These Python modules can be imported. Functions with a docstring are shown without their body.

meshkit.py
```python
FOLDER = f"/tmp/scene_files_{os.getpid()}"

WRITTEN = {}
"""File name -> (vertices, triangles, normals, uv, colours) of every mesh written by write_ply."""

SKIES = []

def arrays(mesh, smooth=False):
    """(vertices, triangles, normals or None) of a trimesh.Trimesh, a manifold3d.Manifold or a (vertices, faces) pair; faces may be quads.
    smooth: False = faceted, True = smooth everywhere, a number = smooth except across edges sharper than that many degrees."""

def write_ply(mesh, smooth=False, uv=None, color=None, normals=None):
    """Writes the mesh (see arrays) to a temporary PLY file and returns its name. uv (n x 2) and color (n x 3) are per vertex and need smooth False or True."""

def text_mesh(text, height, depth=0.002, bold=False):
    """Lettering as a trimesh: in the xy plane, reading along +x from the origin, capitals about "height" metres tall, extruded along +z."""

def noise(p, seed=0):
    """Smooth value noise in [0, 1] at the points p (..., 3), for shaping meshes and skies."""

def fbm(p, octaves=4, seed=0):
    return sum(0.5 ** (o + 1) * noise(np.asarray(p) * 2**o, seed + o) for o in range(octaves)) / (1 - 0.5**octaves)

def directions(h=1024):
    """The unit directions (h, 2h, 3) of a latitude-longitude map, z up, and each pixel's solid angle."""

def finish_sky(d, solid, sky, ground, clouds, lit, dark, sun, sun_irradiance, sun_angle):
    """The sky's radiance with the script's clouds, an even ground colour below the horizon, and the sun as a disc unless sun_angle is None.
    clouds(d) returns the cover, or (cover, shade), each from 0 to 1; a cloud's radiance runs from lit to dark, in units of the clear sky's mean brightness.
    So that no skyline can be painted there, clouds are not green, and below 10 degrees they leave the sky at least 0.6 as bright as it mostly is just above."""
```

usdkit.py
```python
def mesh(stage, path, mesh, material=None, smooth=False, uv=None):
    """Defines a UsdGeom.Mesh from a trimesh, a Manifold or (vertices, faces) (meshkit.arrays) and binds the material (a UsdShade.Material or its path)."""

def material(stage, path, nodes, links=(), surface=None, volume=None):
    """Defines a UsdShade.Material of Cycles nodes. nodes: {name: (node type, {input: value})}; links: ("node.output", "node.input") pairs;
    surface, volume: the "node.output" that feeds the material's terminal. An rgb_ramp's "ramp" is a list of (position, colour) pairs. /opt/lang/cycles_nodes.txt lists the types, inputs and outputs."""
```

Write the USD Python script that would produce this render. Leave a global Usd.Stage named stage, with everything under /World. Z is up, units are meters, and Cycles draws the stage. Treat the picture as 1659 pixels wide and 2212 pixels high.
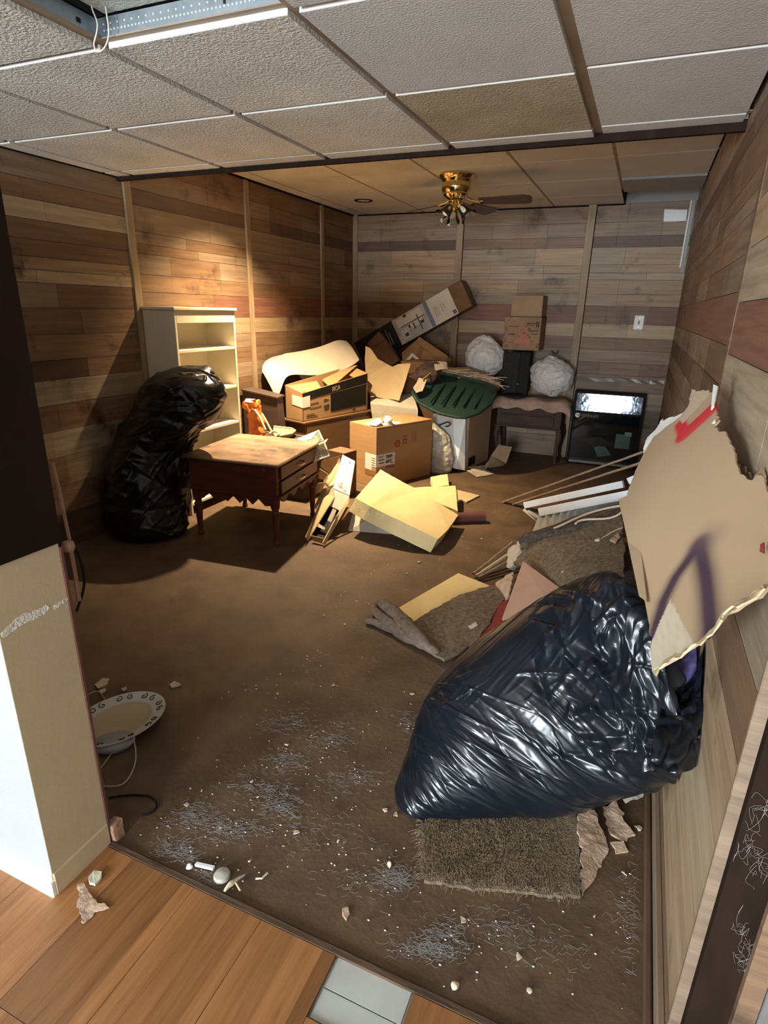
import math, random
import numpy as np, trimesh, manifold3d
from shapely.geometry import Polygon
from pxr import Usd, UsdGeom, UsdLux, UsdShade, Gf, Sdf, Vt
import usdkit, meshkit

random.seed(7)
rng = np.random.default_rng(7)
stage = Usd.Stage.CreateInMemory()
UsdGeom.SetStageUpAxis(stage, 'Z'); UsdGeom.SetStageMetersPerUnit(stage, 1.0)
UsdGeom.Xform.Define(stage, '/World'); UsdGeom.Scope.Define(stage, '/World/Looks')

# ---------------------------------------------------------------- camera, exposure, lights
W_, H_ = 1659.0, 2212.0
FPX, YAW, PITCH, ROLL = 1261.117, math.radians(22.776), math.radians(19.127), math.radians(1.3025)
EYE = np.array([0, 0, 1.32])
EXPOSURE = 0.14
fwd = np.array([-math.sin(YAW)*math.cos(PITCH), math.cos(YAW)*math.cos(PITCH), -math.sin(PITCH)])
r0 = np.array([math.cos(YAW), math.sin(YAW), 0]); u0 = np.cross(r0, fwd)
right = r0*math.cos(ROLL)+u0*math.sin(ROLL); up = -r0*math.sin(ROLL)+u0*math.cos(ROLL)
cam = UsdGeom.Camera.Define(stage, '/World/camera')
cam.CreateHorizontalApertureAttr(36.0); cam.CreateVerticalApertureAttr(36.0*H_/W_)
cam.CreateFocalLengthAttr(FPX/W_*36.0); cam.CreateClippingRangeAttr(Gf.Vec2f(0.02, 100))
cam.CreateExposureAttr(EXPOSURE)
cam.AddTransformOp().Set(Gf.Matrix4d(*right, 0, *up, 0, *(-fwd), 0, *EYE, 1))

def lamp(kind, name, M, color, intensity, **kw):
    l = getattr(UsdLux, kind).Define(stage, '/World/'+name)
    l.CreateColorAttr(Gf.Vec3f(*color)); l.CreateIntensityAttr(intensity)
    for k, v in kw.items(): getattr(l, 'Create%sAttr' % k)(v)
    l.AddTransformOp().Set(M); return l
def look(o, d):   # light matrix: -z along d
    z = -np.array(d, float); z /= np.linalg.norm(z)
    x = np.cross([0, 0, 1] if abs(z[2]) < .9 else [0, 1, 0], z); x /= np.linalg.norm(x); y = np.cross(z, x)
    return Gf.Matrix4d(*x, 0, *y, 0, *z, 0, *map(float, o), 1)
# daylight through the window of the front room (behind the camera)
WX0, WX1, WZ0, WZ1, WY = -3.05, -2.05, 0.45, 1.88, -3.6
lamp('RectLight', 'window_daylight', look(((WX0+WX1)/2, WY-.12, (WZ0+WZ1)/2), (0, 1, 0)), (.80, .91, 1.0), 115.0, Width=WX1-WX0, Height=WZ1-WZ0)
DX0, DX1, DZ0, DZ1 = -.95, .15, .12, 1.90     # unseen glazed door, placed to light the ceiling and back wall
lamp('RectLight', 'door_daylight', look(((DX0+DX1)/2, WY-.12, (DZ0+DZ1)/2), (0, 1, 0)), (.88, .95, 1.0), 52.0, Width=DX1-DX0, Height=DZ1-DZ0)  # daylight of the unseen door, out of view behind the camera
# recessed ceiling lamp, lit, in the raised ceiling behind the soffit
CANX, CANY = -2.24, 3.58
lamp('DiskLight', 'can_lamp', look((CANX, CANY, 2.272), (0, 0, -1)), (1.0, .74, .44), 9300.0, Radius=0.05)
dome = UsdLux.DomeLight.Define(stage, '/World/sky'); dome.CreateColorAttr(Gf.Vec3f(.6, .75, 1)); dome.CreateIntensityAttr(.3)

# ---------------------------------------------------------------- pixel -> point helpers (positions measured from the photo, on real planes)
def ray(x, y): return (x-W_/2)/FPX*right-(y-H_/2)/FPX*up+fwd
def A(x, y, v, ax=1):
    d = ray(x, y); return EYE+d*((v-EYE[ax])/d[ax])
def Z(x, y, z=0.0): return A(x, y, z, 2)
def X(x, y, v): return A(x, y, v, 0)
def D(x, y, depth): return EYE+ray(x, y)*depth
def OVER(x, y, P):   # point of the ray straight above/below P's distance
    d = ray(x, y); return EYE+d*(np.linalg.norm(np.array(P[:2]))/np.linalg.norm(d[:2]))
def PL(x, y, O, n):
    d = ray(x, y); return EYE+d*(np.dot(np.array(O)-EYE, n)/np.dot(d, n))

# ---------------------------------------------------------------- scene-graph helpers
used = {}
def numbered(path):
    k = used[path] = used.get(path, -1)+1
    return path if k == 0 else '%s_%03d' % (path, k)
class T:
    def __init__(s, path, base, prim): s.path, s.base, s.prim = path, np.array(base, float), prim
def tag(prim, label=None, cat=None, group=None, kind=None):
    for k, v in (('label', label), ('category', cat), ('group', group), ('kind', kind)):
        if v: prim.SetCustomDataByKey(k, v)
def thing(name, label=None, cat=None, base=(0, 0, 0), group=None, kind=None):
    p = numbered('/World/'+name); x = UsdGeom.Xform.Define(stage, p)
    x.AddTranslateOp().Set(Gf.Vec3d(*map(float, base))); tag(x.GetPrim(), label, cat, group, kind)
    return T(p, base, x.GetPrim())
def part(t, name, mesh, m, smooth=False, label=None, kind=None):
    p = numbered(t.path+'/'+name)
    v, f, n = meshkit.arrays(mesh, smooth)
    v = v-t.base
    g = UsdGeom.Mesh.Define(stage, p)
    g.CreatePointsAttr(Vt.Vec3fArray.FromNumpy(v.astype(np.float32)))
    g.CreateFaceVertexCountsAttr(Vt.IntArray.FromNumpy(np.full(len(f), 3, np.int32)))
    g.CreateFaceVertexIndicesAttr(Vt.IntArray.FromNumpy(f.astype(np.int32).ravel()))
    g.CreateSubdivisionSchemeAttr('none')
    if n is not None:
        g.CreateNormalsAttr(Vt.Vec3fArray.FromNumpy(n.astype(np.float32))); g.SetNormalsInterpolation('vertex')
    UsdShade.MaterialBindingAPI.Apply(g.GetPrim()).Bind(m)
    if label or kind: tag(g.GetPrim(), label, None, None, kind)
    return T(p, t.base, g.GetPrim())
def solo(name, label, cat, mesh, m, smooth=False, group=None, kind=None):
    v, f, n = meshkit.arrays(mesh, False)
    base = np.array([v[:, 0].mean(), v[:, 1].mean(), v[:, 2].min()])
    p = numbered('/World/'+name)
    g = usdkit.mesh(stage, p, trimesh.Trimesh(v-base, f, process=False), m, smooth)
    g.AddTranslateOp().Set(Gf.Vec3d(*base.tolist())); tag(g.GetPrim(), label, cat, group, kind)
    return T(p, base, g.GetPrim())
def curves(parent, name, strands, widths, m, label=None, cat=None, kind='stuff'):
    p = numbered(parent.path+'/'+name if parent else '/World/'+name)
    b = parent.base if parent else np.zeros(3)
    c = UsdGeom.BasisCurves.Define(stage, p); c.CreateTypeAttr('linear')
    pts = np.vstack(strands)-b
    c.CreatePointsAttr(Vt.Vec3fArray.FromNumpy(pts.astype(np.float32)))
    c.CreateCurveVertexCountsAttr(Vt.IntArray([len(s) for s in strands]))
    w = np.repeat(np.broadcast_to(widths, len(strands)), [len(s) for s in strands])
    c.CreateWidthsAttr(Vt.FloatArray.FromNumpy(w.astype(np.float32))); c.SetWidthsInterpolation('vertex')
    UsdShade.MaterialBindingAPI.Apply(c.GetPrim()).Bind(m); tag(c.GetPrim(), label, cat, None, kind)
    return T(p, b, c.GetPrim())

# ---------------------------------------------------------------- shape helpers
def cat_(*ms): return trimesh.util.concatenate([m for m in ms])
def box(x0, x1, y0, y1, z0, z1):
    m = trimesh.creation.box([x1-x0, y1-y0, z1-z0]); m.apply_translation([(x0+x1)/2, (y0+y1)/2, (z0+z1)/2]); return m
def obox(o, u, v, w):
    o, u, v, w = (np.array(q, float) for q in (o, u, v, w))
    c = [o, o+u, o+u+v, o+v]; P = np.array(c+[q+w for q in c])
    F = [[0, 3, 2], [0, 2, 1], [4, 5, 6], [4, 6, 7]]
    for i in range(4):
        j = (i+1) % 4; F += [[i, j, j+4], [i, j+4, i+4]]
    F = np.array(F)
    if np.dot(np.cross(u, v), w) < 0: F = F[:, ::-1]
    return trimesh.Trimesh(P, F, process=False)
def bevbox(o, u, v, w, b=.003):   # box with chamfered edges
    o, u, v, w = (np.array(q, float) for q in (o, u, v, w)); pts = []
    L = [np.linalg.norm(q) for q in (u, v, w)]; b = min(b, .4*min(L))
    e = [q/l for q, l in zip((u, v, w), L)]
    for i in (0, 1):
        for j in (0, 1):
            for k in (0, 1):
                c = o+i*u+j*v+k*w; s = [(1-2*q) for q in (i, j, k)]
                for a in range(3):
                    q = c.copy()
                    for bb in range(3):
                        if bb != a: q = q+s[bb]*e[bb]*b
                    pts.append(q)
    return trimesh.convex.convex_hull(np.array(pts))
def hexa(b, t):   # bottom 4, top 4 (counter-clockwise from above)
    P = np.array(list(b)+list(t), float); F = [[0, 3, 2], [0, 2, 1], [4, 5, 6], [4, 6, 7]]
    for i in range(4):
        j = (i+1) % 4; F += [[i, j, j+4], [i, j+4, i+4]]
    return trimesh.Trimesh(P, F, process=False)
def slab(pts, th=.004, toward=None, dense=None, amp=0, scale=8, seed=0):
    """polygon of 3-D points, thickened away from the viewer side"""
    P = np.array(pts, float); c = P.mean(0)
    _, _, vt = np.linalg.svd(P-c); n = vt[2]
    tw = np.array(toward, float) if toward is not None else EYE-c
    if np.dot(n, tw) < 0: n = -n
    e1 = vt[0]; e2 = np.cross(n, e1)
    uv = np.stack([(P-c)@e1, (P-c)@e2], 1)
    if Polygon(uv).exterior.is_ccw is False: P = P[::-1]; uv = uv[::-1]
    tri = np.asarray(manifold3d.triangulate([np.ascontiguousarray(uv)]))
    k = len(P); V = np.vstack([P, P-n*th]); F = [tuple(t) for t in tri]+[(t[2]+k, t[1]+k, t[0]+k) for t in tri]
    for i in range(k):
        j = (i+1) % k; F += [(i, i+k, j+k), (i, j+k, j)]
    m = trimesh.Trimesh(V, np.array(F), process=False)
    if dense:
        v, f = trimesh.remesh.subdivide_to_size(m.vertices, m.faces, dense, max_iter=12)
        m = trimesh.Trimesh(v, f, process=True)
        if amp: m.vertices = m.vertices+n*((meshkit.fbm(m.vertices*scale+seed, 3, seed)-.5)*2*amp)[:, None]
    return m
def torn(pts, amp=.006, step=.015, seed=1, closed=True, skip=()):
    r = np.random.default_rng(seed); P = [np.array(p, float) for p in pts]; out = []
    nn = np.linalg.svd(np.array(P)-np.mean(P, 0))[2][2]
    for i in range(len(P)):
        a, b = P[i], P[(i+1) % len(P)]; out.append(a)
        if i in skip: continue
        L = np.linalg.norm(b-a); n = max(1, int(L/step)); d = (b-a)
        q = np.cross(d, nn); q = q/max(np.linalg.norm(q), 1e-9)
        for k in range(1, n):
            out.append(a+d*(k+r.uniform(-.3, .3))/n+q*r.normal(0, amp))
    return out
def crumple(m, amp, scale, seed=0, edge=None):
    if edge:
        v, f = trimesh.remesh.subdivide_to_size(m.vertices, m.faces, edge, max_iter=12); m = trimesh.Trimesh(v, f, process=True)
    v = np.array(m.vertices)
    d = np.stack([meshkit.fbm(v*scale+31*k+seed*7.3, 3, seed+k)-.5 for k in range(3)], 1)
    m.vertices = v+2*amp*d; return m
def grid(P, th=0):   # P (n, m, 3) -> sheet
    P = np.array(P); n, m = P.shape[:2]; V = P.reshape(-1, 3)
    i = np.arange((n-1)*m).reshape(n-1, m)[:, :-1].ravel()
    F = np.vstack([np.stack([i, i+1, i+m+1], 1), np.stack([i, i+m+1, i+m], 1)])
    M = trimesh.Trimesh(V, F, process=False)
    if not th: return M
    N = np.array(M.vertex_normals); k = len(V)
    F2 = F[:, ::-1]+k
    edge = [*range(m), *range(2*m-1, n*m, m), *range(n*m-2, (n-1)*m-1, -1), *range((n-2)*m, 0, -m)]
    S = []
    for a in range(len(edge)):
        p, q = edge[a], edge[(a+1) % len(edge)]; S += [(p, q+k, q), (p, p+k, q+k)]
    return trimesh.Trimesh(np.vstack([V, V-N*th]), np.vstack([F, F2, np.array(S)]), process=False)
def smoothgrid(C, nu, nv):   # control grid (a, b, 3) -> (nu, nv, 3) cubic
    from scipy.interpolate import CubicSpline
    C = np.array(C, float); a, b = C.shape[:2]
    q = CubicSpline(np.linspace(0, 1, a), C)(np.linspace(0, 1, nu))
    return np.moveaxis(CubicSpline(np.linspace(0, 1, b), np.moveaxis(q, 1, 0))(np.linspace(0, 1, nv)), 0, 1)
def tube(pts, r, n=8, spline=0):
    P = np.array(pts, float)
    if spline:
        from scipy.interpolate import CubicSpline
        P = CubicSpline(np.linspace(0, 1, len(P)), P)(np.linspace(0, 1, spline))
    r = np.atleast_1d(np.asarray(r, float)); r = np.interp(np.linspace(0, 1, len(P)), np.linspace(0, 1, len(r)), r) if len(r) > 1 else np.full(len(P), r[0]); V = []; F = []
    t = np.gradient(P, axis=0); t /= np.linalg.norm(t, axis=1, keepdims=True)
    a = np.cross(t[0], [0.3, .2, 1]); a /= np.linalg.norm(a)
    for i in range(len(P)):
        a = a-t[i]*np.dot(a, t[i]); a /= np.linalg.norm(a); b = np.cross(t[i], a)
        for k in range(n):
            w = 2*math.pi*k/n; V.append(P[i]+r[i]*(a*math.cos(w)+b*math.sin(w)))
    for i in range(len(P)-1):
        for k in range(n):
            p, q = i*n+k, i*n+(k+1) % n; F += [(p, q, q+n), (p, q+n, p+n)]
    k = len(V); V += [P[0], P[-1]]; e = (len(P)-1)*n
    for i in range(n): F += [(k, (i+1) % n, i), (k+1, e+i, e+(i+1) % n)]
    return trimesh.Trimesh(np.array(V), np.array(F), process=False)
def lathe(prof, c=(0, 0, 0), n=32):
    m = trimesh.creation.revolve(np.array(prof, float), sections=n); m.apply_translation(c); return m
def place(m, o, x, y, z=None):
    x, y = np.array(x, float), np.array(y, float); z = np.cross(x, y) if z is None else z
    M = np.eye(4); M[:3, 0], M[:3, 1], M[:3, 2], M[:3, 3] = x, y, z, o; m = m.copy(); m.apply_transform(M); return m
def text(s, h, o, x, y, depth=.0012, bold=False): return place(meshkit.text_mesh(s, h, depth, bold), o, x, y)
def unit(v): v = np.array(v, float); return v/np.linalg.norm(v)
def rings(R, nt=90, na=140, p=1.0):
    """closed skin through rings (centre, half-axis a, half-axis b); ends pulled shut"""
    from scipy.interpolate import PchipInterpolator
    s = np.linspace(0, 1, len(R)); R = np.array(R, float)
    q = PchipInterpolator(s, R.reshape(len(R), -1))(np.linspace(0, 1, nt)).reshape(nt, 3, 3)
    a = np.linspace(0, 2*math.pi, na, endpoint=False)
    c, sn = np.cos(a), np.sin(a); c = np.sign(c)*abs(c)**p; sn = np.sign(sn)*abs(sn)**p
    P = q[:, None, 0]+q[:, None, 1]*c[None, :, None]+q[:, None, 2]*sn[None, :, None]
    V = P.reshape(-1, 3); F = []
    i = np.arange((nt-1)*na).reshape(nt-1, na); j = np.roll(i, -1, 1)
    F = np.vstack([np.stack([i, j, j+na], 2).reshape(-1, 3), np.stack([i, j+na, i+na], 2).reshape(-1, 3)])
    k = len(V); V = np.vstack([V, q[0, 0], q[-1, 0]]); e = (nt-1)*na; r = np.arange(na)
    F = np.vstack([F, np.stack([np.full(na, k), (r+1) % na, r], 1), np.stack([np.full(na, k+1), e+r, e+(r+1) % na], 1)])
    m = trimesh.Trimesh(V, F, process=False)
    if m.volume < 0: m.invert()
    return m
def ridged(p, seed=0): return 1-abs(2*meshkit.noise(p, seed)-1)
def frame(axis):
    a = unit(axis); b = unit(np.cross(a, [.13, .9, .4])); return np.stack([a, b, np.cross(a, b)])

# ---------------------------------------------------------------- materials
def mat(name, c1, c2=None, scale=6, stretch=(1, 1, 1), rough=.7, bump=0, bscale=None, spec=.5, metal=0, detail=5, lo=.3, hi=.7, vary=0, coat=0, translucent=0, bdist=.01, dirt=None):
    c2 = c2 or c1
    n = {'tc': ('texture_coordinate', {}), 'mp': ('mapping', {'scale': stretch}), 'nz': ('noise_texture', {'scale': scale, 'detail': detail, 'roughness': .6}),
         'rp': ('rgb_ramp', {'ramp': [(lo, c1), (hi, c2)]}), 'p': ('principled_bsdf', {'roughness': rough, 'metallic': metal, 'specular_ior_level': spec, 'coat_weight': coat})}
    L = [('tc.object', 'mp.vector'), ('mp.vector', 'nz.vector'), ('nz.fac', 'rp.fac')]
    col = 'rp.color'
    if vary:
        n.update({'oi': ('object_info', {}), 'mr': ('map_range', {'from_min': 0, 'from_max': 1, 'to_min': 1-vary, 'to_max': 1+vary}), 'hs': ('hsv', {'hue': .5, 'saturation': 1.0})})
        L += [('oi.random', 'mr.value'), ('mr.result', 'hs.value'), (col, 'hs.color')]; col = 'hs.color'
    if dirt:   # (colour, scale, lo, hi)
        n.update({'dn': ('noise_texture', {'scale': dirt[1], 'detail': 6, 'roughness': .65}), 'dr': ('rgb_ramp', {'ramp': [(dirt[2], (0, 0, 0)), (dirt[3], (1, 1, 1))]}), 'dm': ('mix_color', {'b': dirt[0]})})
        L += [('tc.object', 'dn.vector'), ('dn.fac', 'dr.fac'), ('dr.color', 'dm.fac'), (col, 'dm.a')]; col = 'dm.result'
    L.append((col, 'p.base_color'))
    if bump:
        n.update({'bn': ('noise_texture', {'scale': bscale or scale*4, 'detail': 4}), 'bp': ('bump', {'strength': bump, 'distance': bdist})})
        L += [('mp.vector', 'bn.vector'), ('bn.fac', 'bp.height'), ('bp.normal', 'p.normal')]
    out = 'p.BSDF'
    if translucent:
        n.update({'tl': ('translucent_bsdf', {'color': c2}), 'mx': ('mix_closure', {'fac': translucent})})
        L += [('p.BSDF', 'mx.closure1'), ('tl.BSDF', 'mx.closure2')]; out = 'mx.closure'
    return usdkit.material(stage, '/World/Looks/'+name, n, L, out)
M = {}
def mk(name, *a, **k): M[name] = mat(name, *a, **k); return M[name]
PLANK = {'tan': ((.27, .18, .10), (.44, .32, .195)), 'tan2': ((.32, .235, .14), (.50, .39, .25)), 'brown': ((.135, .078, .042), (.25, .15, .085)),
         'red': ((.14, .06, .04), (.25, .12, .078)), 'dark': ((.075, .043, .026), (.15, .088, .055)), 'grey': ((.25, .19, .125), (.43, .345, .24)), 'gbrown': ((.17, .115, .074), (.30, .215, .145))}
for k, (a, b) in PLANK.items():
    mk('plank_'+k, a, b, scale=2.2, stretch=(1.2, 1.2, 22), rough=.5, bump=.15, bscale=9, vary=.14, dirt=((.045, .026, .016), 3.6, .57, .72), detail=7)
mk('batten', (.25, .175, .10), (.40, .30, .18), scale=3, stretch=(8, 8, .8), rough=.55, vary=.08, dirt=((.08, .05, .035), 4, .62, .74))
mk('dark_trim', (.014, .008, .0055), (.026, .015, .010), scale=4, stretch=(4, 1, 1), rough=.8, spec=.06)
mk('tile', (.56, .53, .47), (.72, .69, .62), scale=3, rough=.9, bump=.9, bscale=110, vary=.05, bdist=.006)
mk('tile_stain', (.34, .29, .19), (.47, .41, .29), scale=4, rough=.9, bump=.9, bscale=110, bdist=.006)
mk('tile_pale', (.56, .55, .53), (.62, .61, .585), scale=3, rough=.9, bump=.5, bscale=140, bdist=.004)
mk('tile_edge', (.80, .78, .72), (.86, .84, .78), scale=10, rough=.7)
mk('tee', (.24, .17, .11), (.34, .255, .17), scale=5, rough=.6)
mk('galvanised', (.30, .36, .40), (.46, .52, .56), scale=20, rough=.35, metal=.7)
mk('black', (.009, .0085, .0085), rough=.7, spec=.25)
mk('white_wall', (.30, .305, .30), (.335, .34, .335), scale=2, rough=.7, bump=.1, bscale=60)
mk('front_wall', (.74, .73, .69), (.80, .79, .75), scale=2, rough=.8)
mk('beige', (.52, .405, .24), (.58, .46, .28), scale=3, rough=.6, bump=.04, bscale=90, dirt=((.20, .14, .08), 6, .68, .78))
mk('white_trim', (.74, .72, .66), (.83, .81, .75), scale=8, rough=.45, dirt=((.35, .27, .2), 9, .62, .74))
mk('glue', (.75, .70, .58), (.85, .80, .68), scale=30, rough=.6, bump=.5)
mk('raw_wood', (.34, .18, .11), (.46, .27, .18), scale=6, stretch=(6, 6, 1), rough=.7)
mk('floor_dirt', (.078, .047, .026), (.17, .105, .058), scale=5, rough=.62, bump=.25, bscale=60, bdist=.006, lo=.3, hi=.72, dirt=((.16, .125, .092), 7, .58, .80), detail=13)
mk('grime', (.045, .024, .014), (.13, .075, .042), scale=14, stretch=(.4, 2, 2), rough=.6, bump=.2)
mk('vinyl_tile', (.40, .40, .36), (.52, .53, .49), scale=5, rough=.45, dirt=((.20, .16, .10), 8, .62, .72))
mk('cardboard', (.40, .235, .105), (.46, .28, .13), scale=4, stretch=(1, 1, 6), rough=.8, bump=.15, bscale=40)
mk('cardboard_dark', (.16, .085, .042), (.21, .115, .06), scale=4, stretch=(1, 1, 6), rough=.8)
mk('cardboard_light', (.50, .38, .22), (.58, .45, .27), scale=5, rough=.85)
mk('cardboard_grey', (.34, .235, .14), (.42, .295, .18), scale=4, rough=.85)
mk('brown_tape', (.27, .135, .05), (.32, .17, .07), rough=.35)
mk('paper_white', (.78, .76, .70), (.84, .82, .76), scale=9, rough=.7)
mk('paper_torn', (.42, .34, .24), (.58, .50, .39), scale=25, rough=.9, bump=.5)
mk('foam_sheet', (.56, .50, .40), (.64, .58, .47), scale=7, rough=.75, translucent=.15)
mk('foam_yellow', (.80, .62, .30), (.88, .72, .38), scale=5, rough=.9, bump=.3, bscale=120, dirt=((.30, .2, .09), 16, .70, .78))
mk('foam_grey', (.50, .45, .36), (.60, .55, .45), scale=8, rough=.9, bump=.3, bscale=90)
mk('ink_red', (.36, .05, .05), rough=.7)
mk('ink_dark', (.06, .045, .045), rough=.7)
mk('ink_black', (.010, .009, .009), (.018, .016, .015), scale=30, rough=.7, spec=.2)
mk('ink_blue', (.14, .17, .28), (.2, .24, .36), rough=.6)
mk('ink_purple', (.22, .09, .20), rough=.6)
mk('ink_grey', (.30, .30, .28), (.42, .42, .40), scale=22, rough=.6)
mk('ink_tan', (.42, .30, .2), rough=.6)
mk('box_white', (.66, .64, .55), (.74, .72, .63), scale=8, rough=.6)
mk('shelf_white', (.72, .66, .50), (.80, .74, .58), scale=4, rough=.5)
mk('mahogany', (.085, .022, .012), (.15, .045, .024), scale=3, stretch=(1, 1, 9), rough=.55, spec=.3, dirt=((.2, .13, .08), 9, .64, .8))
mk('table_top', (.20, .105, .06), (.42, .29, .19), scale=4.5, stretch=(1, 2.2, 1), rough=.6, dirt=((.11, .075, .045), 5, .50, .62))
mk('dark_wood', (.045, .028, .022), (.085, .055, .045), scale=3, stretch=(1, 1, 7), rough=.65, spec=.3)
mk('dresser', (.16, .085, .038), (.22, .12, .055), scale=3, stretch=(1, 1, 7), rough=.45)
mk('orange', (.80, .18, .03), (.90, .27, .07), scale=6, rough=.35)
mk('green', (.004, .024, .017), (.007, .036, .025), scale=14, rough=.65, bump=.3, bscale=60)
mk('cloth_pink', (.36, .24, .18), (.52, .37, .29), scale=9, stretch=(1, 3, 1), rough=.9)
mk('wire_white', (.70, .68, .52), (.78, .76, .60), rough=.4)
mk('maroon', (.10, .03, .022), (.14, .05, .035), scale=12, rough=.7)
mk('speaker', (.016, .018, .018), (.03, .033, .032), scale=40, rough=.85, spec=.2)
mk('brass', (.78, .58, .25), (.85, .66, .32), rough=.12, metal=1)
mk('blade', (.05, .028, .022), (.085, .05, .038), scale=4, stretch=(6, 6, 1), rough=.35)
mk('white_plastic', (.80, .82, .82), (.87, .89, .88), scale=6, rough=.4, dirt=((.4, .35, .3), 22, .70, .78))
mk('grey_plastic', (.30, .29, .27), (.45, .44, .41), scale=8, stretch=(1, 1, 3), rough=.5)
mk('carpet', (.11, .075, .045), (.30, .22, .14), scale=60, rough=1, bump=1, bscale=260, bdist=.008, dirt=((.30, .24, .16), 9, .58, .75))
mk('carpet_dark', (.055, .04, .03), (.16, .125, .095), scale=60, rough=1, bump=1, bscale=240, bdist=.008)
mk('carpet_red', (.20, .022, .018), (.34, .05, .035), scale=70, rough=1, bump=1, bscale=240, bdist=.006)
mk('carpet_fibre', (.12, .085, .05), (.32, .235, .145), scale=40, rough=1)
mk('felt', (.15, .108, .082), (.29, .22, .17), scale=50, rough=1, bump=1, bscale=220, bdist=.006)
mk('backing', (.42, .28, .18), (.60, .43, .31), scale=24, rough=1, bump=.3, bscale=120)
mk('pink_foam', (.50, .30, .21), (.57, .355, .255), scale=6, rough=.85, bump=.2, bscale=150)
mk('old_wood', (.20, .14, .085), (.36, .27, .17), scale=8, stretch=(1, 8, 8), rough=.8)
mk('jute', (.55, .44, .30), (.66, .55, .40), rough=.9)
mk('bag_black', (.005, .007, .010), (.009, .0125, .018), scale=4, rough=.23, spec=.55, bump=.10, bscale=30, bdist=.004, dirt=((.05, .036, .02), 26, .72, .80))
mk('bag_black_far', (.0045, .005, .0055), (.008, .009, .01), scale=4, rough=.27, spec=.55, bump=.25, bscale=34, bdist=.006)
mk('bag_white', (.84, .84, .84), (.90, .90, .89), scale=9, rough=.36, translucent=.25, bump=.3, bscale=30)
mk('bag_clear', (.58, .54, .44), (.68, .64, .54), scale=9, rough=.3, translucent=.3, bump=.3, bscale=30)
mk('purple', (.12, .11, .34), (.22, .20, .48), scale=12, rough=.35, bump=.4, bscale=30)
mk('plate_white', (.52, .43, .27), (.60, .50, .33), scale=6, rough=.4)
mk('plate_rim', (.66, .62, .52), (.74, .70, .60), rough=.4)
mk('cord', (.55, .47, .33), rough=.6)
mk('string', (.72, .68, .54), rough=.7)
mk('flake', (.55, .42, .30), (.72, .60, .46), scale=30, rough=.85)
mk('lint', (.26, .255, .24), (.38, .375, .35), scale=30, rough=1)
mk('conduit', (.78, .78, .76), rough=.35)
mk('red_print', (.45, .16, .11), (.5, .2, .14), rough=.8)
mk('pale_green', (.26, .36, .26), (.36, .46, .34), scale=9, rough=.6)
mk('concrete', (.3, .3, .28), (.4, .4, .37), scale=9, rough=.9)
M['bulb'] = usdkit.material(stage, '/World/Looks/bulb', {'e': ('emission', {'color': (1, .66, .3), 'strength': 25})}, [], 'e.emission')
# thin clear film / glass pane
def pane(name, tint=(1, 1, 1), rough=.02, ior=1.5):
    return usdkit.material(stage, '/World/Looks/'+name, {'t': ('transparent_bsdf', {'color': tint}), 'g': ('glossy_bsdf', {'roughness': rough, 'color': (1, 1, 1)}), 'f': ('fresnel', {'IOR': ior}), 'm': ('mix_closure', {})},
                           [('f.fac', 'm.fac'), ('t.BSDF', 'm.closure1'), ('g.BSDF', 'm.closure2')], 'm.closure')
M['pane'] = pane('pane'); M['dark_pane'] = pane('dark_pane', (.75, .82, .85), .03, 1.6); M['shade_glass'] = pane('shade_glass', (.97, .95, .90), .1, 1.3)
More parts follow.
